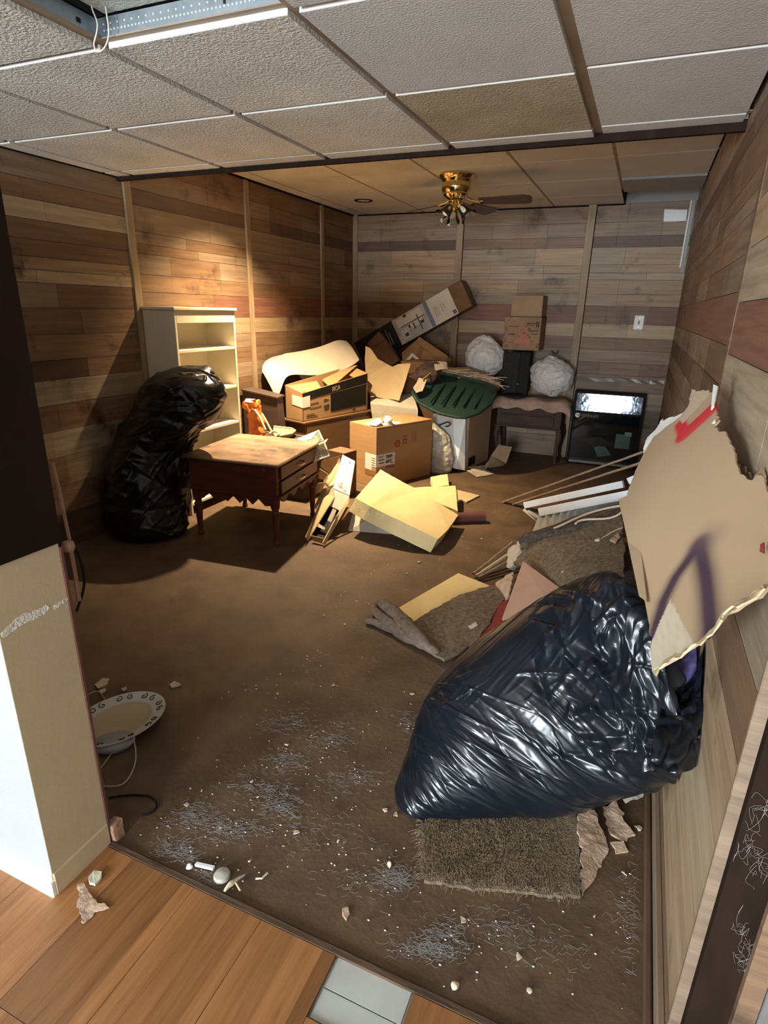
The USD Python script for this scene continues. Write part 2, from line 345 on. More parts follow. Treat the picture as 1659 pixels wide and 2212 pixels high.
# oak laminate: strips of different tone, grain along y
M['oak'] = usdkit.material(stage, '/World/Looks/oak', {
    'tc': ('texture_coordinate', {}), 'sx': ('separate_xyz', {}), 'dv': ('math', {'math_type': 'divide', 'value2': .0635}), 'fl': ('math', {'math_type': 'floor'}),
    'wn': ('white_noise_texture', {'dimensions': '1D'}), 'oi': ('object_info', {}), 'ad': ('math', {'math_type': 'add'}),
    'mp': ('mapping', {'scale': (38, 2.0, 1)}), 'cx': ('combine_xyz', {}), 'va': ('vector_math', {'math_type': 'add'}),
    'nz': ('noise_texture', {'scale': 1.6, 'detail': 10, 'roughness': .74, 'distortion': .6}), 'rp': ('rgb_ramp', {'ramp': [(.30, (.125, .05, .016)), (.42, (.235, .10, .033)), (.6, (.30, .135, .047)), (.75, (.36, .175, .066))]}),
    'mr': ('map_range', {'to_min': .74, 'to_max': 1.28}), 'hs': ('hsv', {}), 'p': ('principled_bsdf', {'roughness': .42, 'specular_ior_level': .4})},
    [('tc.object', 'sx.vector'), ('sx.x', 'dv.value1'), ('dv.value', 'fl.value1'), ('fl.value', 'ad.value1'), ('oi.random', 'ad.value2'), ('ad.value', 'wn.w'), ('tc.object', 'mp.vector'),
     ('wn.color', 'va.vector2'), ('mp.vector', 'va.vector1'), ('va.vector', 'nz.vector'), ('nz.fac', 'rp.fac'), ('wn.value', 'mr.value'), ('mr.result', 'hs.value'), ('rp.color', 'hs.color'), ('hs.color', 'p.base_color')], 'p.BSDF')
M['sheet'] = usdkit.material(stage, '/World/Looks/sheet', {
    'at': ('attribute', {'attribute': 'paint'}), 'tc': ('texture_coordinate', {}), 'nz': ('noise_texture', {'scale': 5, 'detail': 5}), 'mr': ('map_range', {'to_min': .9, 'to_max': 1.08}), 'hs': ('hsv', {}), 'p': ('principled_bsdf', {'roughness': .85})},
    [('tc.object', 'nz.vector'), ('nz.fac', 'mr.value'), ('mr.result', 'hs.value'), ('at.color', 'hs.color'), ('hs.color', 'p.base_color')], 'p.BSDF')

# ================================================================ SETTING
XL, XR, YB, YF, ZF, ZB, YS = -2.84, .23, 5.8, .785, 2.0, 2.2, 2.80
f0 = thing('floor', 'bare brown dirt-stained floor of the panelled room', 'floor', kind='structure')
part(f0, 'slab', box(XL-.1, XR+.02, YF-.004, YB+.1, -.1, 0), M['floor_dirt'])
f1 = thing('floor', 'oak laminate floor in the front room at the opening', 'floor', kind='structure')
part(f1, 'subfloor', box(-3.7, .5, -3.7, YF-.004, -.1, -.004), M['concrete'])
edges = [-3.61]+[-.413-.19*k for k in range(16, -1, -1)]+[-.235, -.045, .145, .34]
for i in range(len(edges)-1):
    a, b = edges[i], edges[i+1]
    gap = abs(a+.413) < 1e-6
    ys = [YF-.012] if not gap else [.648]
    y = ys[0]; first = random.uniform(.25, 1.1)
    while y > -3.6:
        y2 = max(-3.6, y-first); first = 1.2
        part(f1, 'plank', box(a+.0006, b-.0006, y2+.0006, y-.0006, -.004, .006), M['oak']); y = y2
part(f1, 'vinyl_tile', box(-.408, -.24, .712, .776, -.004, .001), M['vinyl_tile'], label='grey vinyl tile bared where a plank is missing')
part(f1, 'vinyl_tile', box(-.408, -.24, .652, .709, -.004, .001), M['vinyl_tile'], label='grey vinyl tile bared where a plank is missing')
part(f1, 'threshold', crumple(cat_(box(-1.07, XR, YF-.011, YF+.002, -.004, .009), box(-1.07, XR, YF+.003, YF+.008, -.004, .003)), .0008, 40, 3, .03), M['grime'])

# --- walls of horizontal planks between vertical battens
RB = [(0, .2, 'brown'), (.2, .35, 'tan'), (.35, .5, 'brown'), (.5, .66, 'grey'), (.66, .80, 'gbrown'), (.80, .91, 'brown'), (.91, 1.02, 'gbrown'), (1.02, 1.125, 'brown'), (1.125, 1.24, 'tan2'), (1.24, 1.39, 'red'),
      (1.39, 1.49, 'grey'), (1.49, 1.605, 'tan'), (1.605, 1.66, 'grey'), (1.66, 1.725, 'tan'), (1.725, 1.865, 'tan'), (1.865, 1.95, 'dark'), (1.95, 2.06, 'gbrown'), (2.06, 2.2, 'gbrown')]
RL = [(0, .2, 'dark'), (.2, .36, 'brown'), (.36, .52, 'brown'), (.52, .66, 'tan'), (.66, .80, 'brown'), (.80, .93, 'tan'), (.93, 1.03, 'dark'), (1.03, 1.16, 'brown'), (1.16, 1.29, 'brown'), (1.29, 1.41, 'brown'),
      (1.41, 1.47, 'tan2'), (1.47, 1.53, 'tan2'), (1.53, 1.61, 'red'), (1.61, 1.70, 'brown'), (1.70, 1.79, 'tan2'), (1.79, 1.88, 'brown'), (1.88, 2.0, 'gbrown')]
RR = [(0.0, .09, 'gbrown'), (.09, .33, 'tan'), (.33, .5, 'tan2'), (.5, .67, 'tan'), (.67, .80, 'red'), (.80, 1.0, 'grey'), (1.0, 1.22, 'grey'), (1.22, 1.36, 'red'), (1.36, 1.5, 'grey'), (1.5, 1.62, 'tan'), (1.62, 1.75, 'gbrown'), (1.75, 1.88, 'tan'), (1.88, 2.04, 'brown'), (2.04, 2.2, 'brown')]
def panelled(w, rows, spans, zmax, mesh_of, seed, flip=()):
    r = random.Random(seed)
    for si, (a, b) in enumerate(spans):
        for (z0, z1, kind) in rows:
            if z0 >= zmax: continue
            z1 = min(z1, zmax)
            cuts = [a] + sorted(a+(b-a)*q for q in r.choice([[.34], [.62], [.25, .7], [], [.5], [.4]])) + [b]
            if z1-z0 > .13 and kind in ('tan', 'tan2') and len(cuts) == 2: cuts = [a, a+(b-a)*.36, b]
            for c0, c1 in zip(cuts, cuts[1:]):
                if c1-c0 < .03: continue
                k = kind if r.random() < .8 else {'tan': 'grey', 'grey': 'tan', 'brown': 'gbrown', 'gbrown': 'brown', 'red': 'brown', 'dark': 'brown', 'tan2': 'tan'}[kind]
                t = r.uniform(0, .0012)
                part(w, 'plank', mesh_of(c0+.0008, c1-.0008, z0+.001, z1-.001, t), M['plank_'+k])
wb = thing('wall_back', 'back wall of horizontal wood planks with vertical battens', 'wall', kind='structure')
part(wb, 'backing', box(XL-.1, XR+.1, YB+.012, YB+.1, 0, 2.5), M['dark_trim'])
bx = [(XL+.05, -1.76), (-1.69, -.60), (-.53, XR)]
panelled(wb, RB, bx, 2.2, lambda a, b, z0, z1, t: box(a, b, YB-t, YB+.013, z0, z1), 3)
for x0 in (XL, -1.76, -.60): part(wb, 'batten', bevbox((x0, YB-.012, 0), (.065 if x0 > XL else .055, 0, 0), (0, .02, 0), (0, 0, 2.2), .003), M['batten'])
part(wb, 'cornice', box(XL, -.31, YB-.008, YB+.01, 2.188, 2.2), M['dark_trim'])
wl = thing('wall_left', 'left wall of horizontal wood planks with vertical battens', 'wall', kind='structure')
part(wl, 'backing', box(XL-.1, XL-.012, YF-.14, YB, 0, 2.5), M['dark_trim'])
lm = lambda a, b, z0, z1, t: box(XL-.013, XL+t, a, b, z0, z1)
panelled(wl, RL, [(YF+.02, 1.73), (1.79, 2.83)], 2.0, lm, 5)
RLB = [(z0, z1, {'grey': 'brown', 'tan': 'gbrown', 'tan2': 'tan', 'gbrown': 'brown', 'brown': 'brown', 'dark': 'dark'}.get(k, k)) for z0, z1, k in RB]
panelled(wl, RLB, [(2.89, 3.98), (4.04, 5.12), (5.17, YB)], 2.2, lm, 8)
for y0 in (1.73, 2.83, 3.98, 5.12): part(wl, 'batten', bevbox((XL-.01, y0, 0), (.022, 0, 0), (0, .055, 0), (0, 0, 2.2 if y0 > 2.8 else 2.0), .003), M['batten'])
part(wl, 'cornice', box(XL, XL+.014, YF, YS, 1.982, 2.0), M['dark_trim']); part(wl, 'cornice', box(XL, XL+.012, YS, YB, 2.188, 2.2), M['dark_trim'])
wr = thing('wall_right', 'right wall of horizontal wood planks ending at the opening', 'wall', kind='structure')
part(wr, 'backing', box(XR+.012, XR+.11, .852, YB, 0, 2.5), M['dark_trim'])
rm = lambda a, b, z0, z1, t: box(XR-t, XR+.013, a, b, z0, z1)
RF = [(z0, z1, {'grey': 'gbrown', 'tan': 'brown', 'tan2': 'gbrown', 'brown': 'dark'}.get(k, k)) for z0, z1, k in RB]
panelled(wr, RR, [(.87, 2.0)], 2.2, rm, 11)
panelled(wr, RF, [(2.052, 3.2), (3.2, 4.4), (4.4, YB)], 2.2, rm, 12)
for y0 in (2.0,): part(wr, 'batten', bevbox((XR-.003, y0, 0), (.014, 0, 0), (0, .052, 0), (0, 0, 2.2), .003), M['plank_brown'])
part(wr, 'corner_trim', bevbox((XR-.006, .856, 0), (.022, 0, 0), (0, .010, 0), (0, 0, 2.0), .002), M['plank_gbrown'])
part(wr, 'end_board', box(XR+.012, XR+.075, .838, .853, 0, 2.0), M['dark_trim'])
part(wr, 'end_casing', box(XR+.072, XR+.102, .825, .853, 0, 2.0), M['plank_brown'])
b1 = thing('baseboard_right', 'low brown baseboard strip along the right wall', 'baseboard', kind='structure')
part(b1, 'board', bevbox((XR-.016, .87, 0), (.016, 0, 0), (0, 4.9, 0), (0, 0, .05), .003), M['plank_gbrown'])
part(b1, 'shoe', bevbox((XR-.034, .87, 0), (.016, 0, 0), (0, 4.9, 0), (0, 0, .018), .004), M['plank_dark'])
# front room shell (where the camera stands)
wf = thing('wall_front', 'white front-room wall with beige jamb at the opening', 'wall', kind='structure')
HW = 1.60   # wall top is out of view, kept low so daylight reaches the left ceiling
part(wf, 'face', box(-3.7, -1.0755, .628, .65, 0, HW), M['white_wall'])
part(wf, 'core', box(-3.6, -1.09, .65, .772, 0, HW), M['dark_trim'])
part(wf, 'room_face', box(XL, -1.085, .772, .784, 0, HW), M['plank_dark'])
part(wf, 'jamb', box(-1.09, -1.075, .6285, .784, 0, .84), M['beige'], label='beige painted lower part of the jamb')
part(wf, 'jamb_board', bevbox((-1.09, .622, .84), (.021, 0, 0), (0, .168, 0), (0, 0, HW-.84), .002), M['dark_trim'], label='dark brown upper part of the jamb')
part(wf, 'jamb_base', bevbox((-1.09, .628, 0), (.0185, 0, 0), (0, .158, 0), (0, 0, .07), .003), M['beige'])
part(wf, 'wall_cap', bevbox((-3.6, .618, HW), (2.535, 0, 0), (0, .176, 0), (0, 0, .02), .004), M['dark_trim'])  # unseen cap on the lowered wall top
part(wf, 'glue_line', crumple(slab(torn([X(2, 1368, -1.0745), X(40, 1334, -1.0745), X(98, 1306, -1.0745), X(108, 1312, -1.0745), X(92, 1330, -1.0745), X(52, 1348, -1.0745), X(5, 1378, -1.0745)], .002, .006, 4), .001), .0008, 60, 2, .006), M['glue'], label='ragged white glue streak')
part(wf, 'glue_line', crumple(slab(torn([X(112, 1310, -1.0745), X(150, 1288, -1.0745), X(152, 1296, -1.0745), X(118, 1318, -1.0745)], .0015, .006, 9), .0008), .0006, 60, 2, .006), M['glue'], label='ragged white glue streak')
b2 = thing('baseboard_front', 'white stepped baseboard under the white front-room wall', 'baseboard', kind='structure')
part(b2, 'board', bevbox((-3.6, .618, 0), (2.527, 0, 0), (0, .013, 0), (0, 0, .05), .003), M['white_trim'])
part(b2, 'cap', bevbox((-3.6, .623, .05), (2.525, 0, 0), (0, .008, 0), (0, 0, .018), .003), M['white_trim'])
ws = thing('wall_side', 'white wall of the front room on the right', 'wall', kind='structure')
part(ws, 'face', box(.335, .43, -3.7, .852, 0, 2.0), M['white_wall'])
wo = thing('wall_rear', 'wall of the front room behind the camera with a window', 'wall', kind='structure')
for bb in ((-3.7, WX0, 0, 2.0), (WX0, WX1, 0, WZ0), (WX0, WX1, WZ1, 2.0), (WX1, DX0, 0, 2.0), (DX0, DX1, 0, DZ0), (DX0, DX1, DZ1, 2.0), (DX1, .43, 0, 2.0)): part(wo, 'panel', box(bb[0], bb[1], -3.7, -3.6, bb[2], bb[3]), M['front_wall'])
wx = thing('wall_far', 'wall of the front room on the far left', 'wall', kind='structure')
part(wx, 'face', box(-3.7, -3.6, -3.6, .63, 0, 2.0), M['front_wall'])
wn = thing('window_1', 'white sash window of the front room', 'window', kind='structure')
for bb in ((WX0, WX1, WZ0, WZ0+.05), (WX0, WX1, WZ1-.05, WZ1), (WX0, WX0+.05, WZ0, WZ1), (WX1-.05, WX1, WZ0, WZ1), ((WX0+WX1)/2-.03, (WX0+WX1)/2+.03, WZ0, WZ1), (WX0, WX1, 1.28, 1.33)):
    part(wn, 'sash_bar', box(bb[0], bb[1], -3.68, -3.61, bb[2], bb[3]), M['white_trim'])
part(wn, 'glass', box(WX0+.04, WX1-.04, -3.648, -3.642, WZ0+.04, WZ1-.04), M['pane'])

wd = thing('door_1', 'unseen glazed white door behind the camera, placed to light the ceiling and back wall', 'door', kind='structure')  # out of view; its panes carry the light for ceiling and back wall
for bb in ((DX0, DX1, DZ0, DZ0+.06), (DX0, DX1, DZ1-.06, DZ1), (DX0, DX0+.07, DZ0, DZ1), (DX1-.07, DX1, DZ0, DZ1), ((DX0+DX1)/2-.04, (DX0+DX1)/2+.04, DZ0, DZ1)): part(wd, 'door_frame', box(bb[0], bb[1], -3.68, -3.61, bb[2], bb[3]), M['white_trim'])
for k in range(1, 5): part(wd, 'muntin', box(DX0+.07, DX1-.07, -3.665, -3.635, DZ0+(DZ1-DZ0)*k/5-.012, DZ0+(DZ1-DZ0)*k/5+.012), M['white_trim'])
for q in (.28, .72): part(wd, 'muntin', box(DX0+(DX1-DX0)*q-.012, DX0+(DX1-DX0)*q+.012, -3.665, -3.635, DZ0+.06, DZ1-.06), M['white_trim'])
part(wd, 'glass', box(DX0+.05, DX1-.05, -3.648, -3.642, DZ0+.04, DZ1-.04), M['pane'])

# --- ceilings
c0 = thing('ceiling', 'low front ceiling of square textured tiles in a brown grid', 'ceiling', kind='structure')
part(c0, 'deck', box(-3.7, .43, -3.7, YS, 2.11, 2.16), M['tile'])
cx = [-3.6, -3.33, -2.72, -2.11, -1.50, -.89, -.286, .335]
cy = [-3.6]+[1.475-.61*k for k in range(8, 0, -1)]+[1.475, 2.085, 2.695, YS]
rt = random.Random(5)
for i in range(len(cx)-1):
    for j in range(len(cy)-1):
        x0, x1, y0, y1 = cx[i], cx[i+1], cy[j], cy[j+1]
        if y0 > .6: x0, x1 = max(x0, XL), min(x1, XR) if y0 > .85 else x1
        if x1-x0 < .04: continue
        hole = abs(x0+1.50) < .01 and abs(y1-1.475) < .01
        if hole: continue
        g = .012 if y1-y0 > .2 else .006
        stain = (abs(x0+.89) < .01 and abs(y0-2.085) < .01)
        pale = x0 > -1.0 and not stain
        m_ = M['tile_stain'] if stain else M['tile_pale'] if (pale or rt.random() < .08) else M['tile']
        dz = .014 if x0 < -.3 else .004
        t_ = part(c0, 'tile', bevbox((x0+.016, y0+g, 2.0-dz), (x1-x0-.032, 0, 0), (0, y1-y0-2*g+(g-.006 if y1 >= YS else 0), 0), (0, 0, .010+dz), .001), m_)
        part(t_, 'tile_edge', box(x0+.02, x1-.02, y0+g-.0012, y0+g, 2.001-dz, 2.0095), M['tile_edge'], label='pale cut front edge of the tile')
for x in cx[1:-1]:
    y0 = -3.6 if x > -1.1 or True else YF
    part(c0, 'tee', box(x-.0165, x+.0165, -3.6 if x > XL else -3.6, YS if x > XL else .62, 2.000, 2.004), M['tee'])
    part(c0, 'tee_web', box(x-.002, x+.002, -3.6, YS if x > XL else .62, 2.004, 2.05), M['galvanised'])
for y in cy[1:-1]:
    part(c0, 'cross_tee', box(-3.6 if y < .6 else XL, .335 if y < .85 else XR, y-.0125, y+.0125, 2.0005, 2.0042), M['tee'])
hx0, hx1, hy1 = -1.50, -.89, 1.475
part(c0, 'cross_tee_web', box(hx0, hx1, hy1-.003, hy1+.001, 2.0042, 2.052), M['galvanised'], label='perforated galvanised side of the open cell')
for k in range(46):
    for q in range(2):
        x = hx0+.02+k*.0125; z = 2.020+.014*q
        if q == 1 and k % 2: continue
        part(c0, 'punch_mark', box(x, x+.004, hy1-.0038, hy1-.003, z, z+.004), M['white_trim'])
for x, z in ((-1.08, 2.026), (-1.05, 2.030), (-1.02, 2.034), (-.99, 2.032)): part(c0, 'slot', box(x, x+.007, hy1-.0042, hy1-.003, z, z+.008), M['black'])
part(c0, 'slot', box(hx0+.002, hx0+.0045, 1.40, 1.412, 2.02, 2.03), M['black'])
part(c0, 'gap_strip', box(hx0+.002, hx0+.03, .9, hy1-.005, 2.054, 2.058), M['black'])
part(c0, 'upper_panel', box(hx0+.03, hx1, .6, hy1-.004, 2.058, 2.066), M['tile'])
t1 = thing('trim_1', 'dark brown strip along the edge of the dropped ceiling', 'trim', kind='structure')
part(t1, 'strip', box(XL, XR, YS-.008, YS+.014, 1.966, 2.004), M['dark_trim'])
part(t1, 'fascia', box(XL, XR, YS+.002, YS+.012, 2.0, 2.22), M['tile'])
c1 = thing('ceiling', 'raised rear ceiling of flat square tiles', 'ceiling', kind='structure')
part(c1, 'deck', box(XL, -.31, YS, YB, 2.295, 2.32), M['tee']); part(c1, 'deck', box(-.31, XR, YS, 5.21, 2.295, 2.32), M['tee'])
bxs = [XL, -2.70, -2.09, -1.49, -.89, -.31, XR]; bys = [YS, 2.93, 3.54, 4.15, 4.76, 5.37, YB]
for i in range(len(bxs)-1):
    for j in range(len(bys)-1):
        x0, x1, y0, y1 = bxs[i], bxs[i+1], bys[j], bys[j+1]
        if i == 5 and j == 5: continue
        w_ = (i == 5 and j == 4)
        if w_: y1 = 5.21
        cell = bevbox((x0+.009, y0+.0045, 2.2 if not w_ else 2.186), (x1-x0-.018, 0, 0), (0, y1-y0-.009, 0), (0, 0, .016), .001)
        if x0-.07 < CANX < x1+.07 and y0-.07 < CANY < y1+.07:
            mm = manifold3d.Manifold.cube([x1-x0-.016, y1-y0-.008, .016]).translate([x0+.008, y0+.004, 2.2])-manifold3d.Manifold.cylinder(.1, .062, .062, 32).translate([CANX, CANY, 2.15])
            q = mm.to_mesh(); cell = trimesh.Trimesh(q.vert_properties[:, :3], q.tri_verts, process=False)
        part(c1, 'tile', cell, M['white_wall'] if w_ else M['tile_pale'] if i >= 4 else M['tile'], label='whiter tile at the open ceiling cell' if w_ else None)
part(c1, 'recess', box(-.31, XR, 5.79, 5.798, 2.2, 2.46), M['white_wall'], label='white wall seen up inside the open ceiling cell')
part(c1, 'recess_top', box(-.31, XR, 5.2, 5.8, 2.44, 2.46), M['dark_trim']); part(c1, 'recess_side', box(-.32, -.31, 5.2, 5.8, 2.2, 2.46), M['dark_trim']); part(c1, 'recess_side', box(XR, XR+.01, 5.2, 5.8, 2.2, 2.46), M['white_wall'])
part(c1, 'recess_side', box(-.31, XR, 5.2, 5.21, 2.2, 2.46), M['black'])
for x in bxs[1:-1]: part(c1, 'tee', box(x-.012, x+.012, YS+.012, YB if x < -.4 else 5.21, 2.2025, 2.207), M['tee'])
for y in bys[1:-1]: part(c1, 'cross_tee', box(XL, XR if y < 5 else -.31, y-.01, y+.01, 2.203, 2.2075), M['tee'])
# ================================================================ OBJECTS
# ---- recessed cans
def can(name, label, x, y, z, lit):
    t = thing(name, label, 'ceiling light', (x, y, z), group=None)
    part(t, 'trim_ring', lathe([(.058, -.004), (.075, -.005), (.082, 0), (.058, 0), (.058, -.004)], (x, y, z)), M['dark_trim'] if not lit else M['white_trim'], 30)
    part(t, 'baffle', lathe([(.058, -.003), (.057, .092), (0, .092), (0, .094), (.06, .094), (.06, -.003)], (x, y, z)), M['black'] if not lit else M['grey_plastic'], 30)
    if lit: part(t, 'bulb', lathe([(0, .076), (.035, .077), (.048, .081), (.03, .087), (0, .089)], (x, y, z)), M['bulb'], True)
can('recessed_light', 'dark unlit recessed ceiling light near the far left corner', -2.39, 5.08, 2.2, False)
can('recessed_light', 'dark unlit recessed ceiling light at the left edge of the front ceiling', -2.42, 1.83, 1.994, False)
can('recessed_light', 'glowing recessed ceiling light above the side table', CANX, CANY, 2.2, True)

# ---- ceiling fan
FX, FY = -1.335, 4.33
fan = thing('ceiling_fan', 'brass flush ceiling fan with dark blades and glass lamp shades', 'ceiling fan', (FX, FY, 2.2))
part(fan, 'canopy', lathe([(0, 0), (.118, 0), (.122, -.012), (.112, -.03), (.103, -.036), (.098, -.05), (0, -.05)], (FX, FY, 2.2)), M['brass'], 35)
part(fan, 'motor_housing', lathe([(0, -.05), (.094, -.05), (.102, -.065), (.1, -.095), (.088, -.118), (.09, -.124), (.086, -.132), (.06, -.152), (.045, -.16), (0, -.16)], (FX, FY, 2.2)), M['brass'], 35)
part(fan, 'light_fitter', lathe([(0, -.16), (.05, -.16), (.052, -.168), (.034, -.178), (.036, -.2), (.05, -.212), (.03, -.228), (0, -.232)], (FX, FY, 2.2)), M['brass'], 35)
for k, ang in enumerate((2, 74, 146)):
    a = math.radians(ang); d = np.array([math.cos(a), math.sin(a), 0]); s = np.array([-math.sin(a), math.cos(a), 0]); zb = 2.028
    C = np.array([FX, FY, zb])
    out = [C+d*.165+s*.045, C+d*.47+s*.062, C+d*.505+s*.05, C+d*.52+s*.02, C+d*.52-s*.02, C+d*.505-s*.05, C+d*.47-s*.062, C+d*.165-s*.045]
    tilt = np.array([0, 0, -.26]); out = [p+tilt*np.dot(p-C, s) for p in out]
    b = part(fan, 'blade', slab(out, .006, (0, 0, -1)), M['blade'])
    part(b, 'blade_iron', cat_(tube([C+d*.06+[0, 0, .03], C+d*.1+[0, 0, .012], C+d*.15+s*.02, C+d*.2+s*.03], .006, 6), tube([C+d*.06+[0, 0, .03], C+d*.1+[0, 0, .012], C+d*.15-s*.02, C+d*.2-s*.03], .006, 6)), M['brass'], True)
for k, (ang, tl) in enumerate(((235, .75), (350, .8), (120, .8))):
    a = math.radians(ang); d = np.array([math.cos(a), math.sin(a), 0]); ax = unit(d*math.sin(tl)+np.array([0, 0, -math.cos(tl)]))
    o = np.array([FX, FY, 2.005])+d*.035
    s = lathe([(.016, 0), (.024, .012), (.03, .03), (.036, .06), (.05, .092), (.062, .105), (.06, .105), (.048, .09), (.034, .06), (.028, .03), (.022, .013), (.014, .003)], n=28)
    x = unit(np.cross(ax, [0, 0, 1])); q = part(fan, 'lamp_shade', place(s, o, x, np.cross(ax, x), ax), M['shade_glass'], True)
    bl = lathe([(0, .0), (.012, .002), (.012, .025), (.024, .05), (.026, .064), (.016, .08), (0, .084)], n=20)
    part(q, 'bulb', place(bl, o, x, np.cross(ax, x), ax), M['white_plastic'], True)
    part(q, 'socket_cup', place(lathe([(0, -.02), (.018, -.018), (.02, .006), (0, .008)], n=20), o, x, np.cross(ax, x), ax), M['brass'], True)

# ---- wall fittings
t = thing('switch_plate', 'white switch plate on the right part of the back wall', 'switch', (-.064, 5.79, 1.26))
part(t, 'plate', bevbox((-.104, 5.788, 1.2), (.08, 0, 0), (0, .01, 0), (0, 0, .12), .004), M['white_plastic'])
part(t, 'toggle', box(-.071, -.057, 5.776, 5.789, 1.245, 1.275), M['cardboard_grey'])
for z in (1.222, 1.298): part(t, 'screw', box(-.068, -.06, 5.785, 5.789, z-.003, z+.003), M['galvanised'])
t = solo('wall_note', 'white rectangular card fixed high on the back wall near the right corner', 'card', crumple(slab([A(1435, 452, 5.783), A(1485, 453, 5.783), A(1482, 477, 5.783), A(1433, 479, 5.783)], .004, (0, -1, 0)), .002, 20, 1, .03), M['white_plastic'])
t = thing('cable_cover', 'thin white cable cover strip down the far right corner', 'cable cover', (.2, 5.78, 1.7))
part(t, 'cover', bevbox((.178, 5.772, 1.70), (.014, 0, 0), (0, .014, 0), (0, 0, .50), .003), M['conduit']); part(t, 'cable', box(.194, .216, 5.778, 5.79, 1.66, 2.2), M['ink_grey'])
solo('wall_peg', 'small pale peg on the right batten of the back wall', 'peg', lathe([(0, -.012), (.012, -.008), (.012, .008), (0, .012)], A(1271, 704, 5.775)), M['jute'], True)
solo('wall_peg', 'small pale peg between the batten and the switch plate', 'peg', lathe([(0, -.01), (.01, -.007), (.01, .007), (0, .01)], A(1335, 706, 5.782)), M['jute'], True)
st = [A(1240+195*q, 813+6*math.sin(q*9)*.15+9*q, 5.79) for q in np.linspace(0, 1, 14)]
G = np.array([[p+[0, -.006-.006*math.sin(3.1*k), 0], p+[0, -.012, -.032]] for k, p in enumerate(st)])
solo('glossy_strip', 'glossy clear strip along the back wall above the glass case', 'strip', crumple(grid(G, .003), .004, 14, 3), mk('clear_gloss', (.22, .19, .16), rough=.06, spec=1.0, coat=1))

# ---- string hanging from the open ceiling cell
for k in range(1):
    P = [(-1.52, 1.485, 2.045), (-1.505, 1.43, 2.02), (-1.512, 1.44, 1.99), (-1.505, 1.45, 1.966), (-1.49, 1.452, 1.955), (-1.478, 1.45, 1.968), (-1.455, 1.43, 1.99), (-1.44, 1.38, 2.03), (-1.42, 1.33, 2.05)]
    P = [D(200, -4, 1.53), D(201, 25, 1.54), D(210, 50, 1.55), D(207, 78, 1.565), D(203, 95, 1.575), D(208, 110, 1.58), D(220, 109, 1.58), D(230, 95, 1.575), D(235, 70, 1.56), D(231, 35, 1.545), D(227, -6, 1.53)]
    solo('pull_string', 'pale looped string hanging from the open ceiling cell', 'string', tube(P, .0022, 6, 60), M['string'], True)

# ---- bookshelf
bs = thing('bookshelf', 'cream painted bookshelf standing against the left wall', 'bookshelf', (-2.69, 3.15, 0))
y0, y1, xf, xb = 2.87, 3.455, -2.585, XL+.012
for yy in (y0, y1-.018): part(bs, 'side_panel', bevbox((xb, yy, 0), (xf-xb, 0, 0), (0, .018, 0), (0, 0, 1.29), .002), M['shelf_white'])
part(bs, 'top', bevbox((xb, y0-.012, 1.29), (xf-xb+.012, 0, 0), (0, y1-y0+.024, 0), (0, 0, .018), .003), M['shelf_white'])
part(bs, 'back_panel', box(xb, xb+.006, y0+.018, y1-.018, .03, 1.29), M['shelf_white'])
part(bs, 'rail', bevbox((xf-.018, y0+.018, 1.215), (.018, 0, 0), (0, y1-y0-.036, 0), (0, 0, .075), .002), M['shelf_white'])
for z in (1.04, .78, .53, .28, .06): part(bs, 'shelf', bevbox((xb+.006, y0+.018, z), (xf-xb-.01, 0, 0), (0, y1-y0-.036, 0), (0, 0, .018), .002), M['shelf_white'])

# ---- big black bag beside the bookshelf
def strokes(v, n, seed, jobs):
    r = np.random.default_rng(seed); px = np.stack([(v-EYE)@right/((v-EYE)@fwd)*FPX+W_/2, H_/2-(v-EYE)@up/((v-EYE)@fwd)*FPX], 1)
    see = ((EYE-v)*n).sum(1) > 0; d = np.zeros(len(v))
    for (x0, x1, y0, y1, N, ang, jit, sg, Ls, am, neg) in jobs:
        ids = np.nonzero(see & (px[:, 0] > x0) & (px[:, 0] < x1) & (px[:, 1] > y0) & (px[:, 1] < y1))[0]
        if not len(ids): continue
        for k in range(N):
            i = r.choice(ids); c = v[i]; a = ang(px[i]) if callable(ang) else ang; a = math.radians(a+r.normal(0, jit))
            dr_ = right*math.cos(a)-up*math.sin(a); dr_ = unit(dr_-n[i]*np.dot(dr_, n[i])); sd = np.cross(n[i], dr_)
            w = r.uniform(*sg); L = r.uniform(*Ls); A_ = r.uniform(*am)*(-1 if r.random() < neg else 1)
            q_ = v-c; al = q_@dr_; sl = np.abs(al) < L; cv = r.normal(0, .12)
            al = al[sl]; bq = q_[sl]@sd-cv*al*al/L; hq = q_[sl]@n[i]
            d[sl] += A_*np.exp(-(bq/w)**2)*np.cos(al/L*math.pi/2)**1.5*(np.abs(hq) < .12)
    return d
def crease0(p, seed, w): return np.exp(-(abs(2*meshkit.noise(p, seed)-1)/w)**1.5)
def bag(R, amp=.02, sc=9, seed=1, nt=150, na=220, stretch=None, fine=.004, p=.9, squash=(1, 1, 1)):
    m = rings(R, nt, na, p); v = np.array(m.vertices); n = np.array(m.vertex_normals)
    q = v*squash if stretch is None else v@frame(stretch).T*np.array([.22, 1, 1])
    qw = q+.3/sc*np.stack([meshkit.fbm(q*sc*.9+9*k, 2, k+seed) for k in range(3)], 1)
    d = amp*(meshkit.fbm(q*sc*.6+seed*3.1, 2, seed)-.5)*2
    d += amp*(.8*crease0(qw*sc*.9+seed, seed+4, .25)-.7*crease0(qw*sc*1.1+seed, seed+5, .18)+.4*crease0(qw*sc*2+seed, seed+6, .25))
    d += fine*(crease0(qw*sc*4+seed, seed+9, .3)-.3)
    m.vertices = v+n*d[:, None]; return m
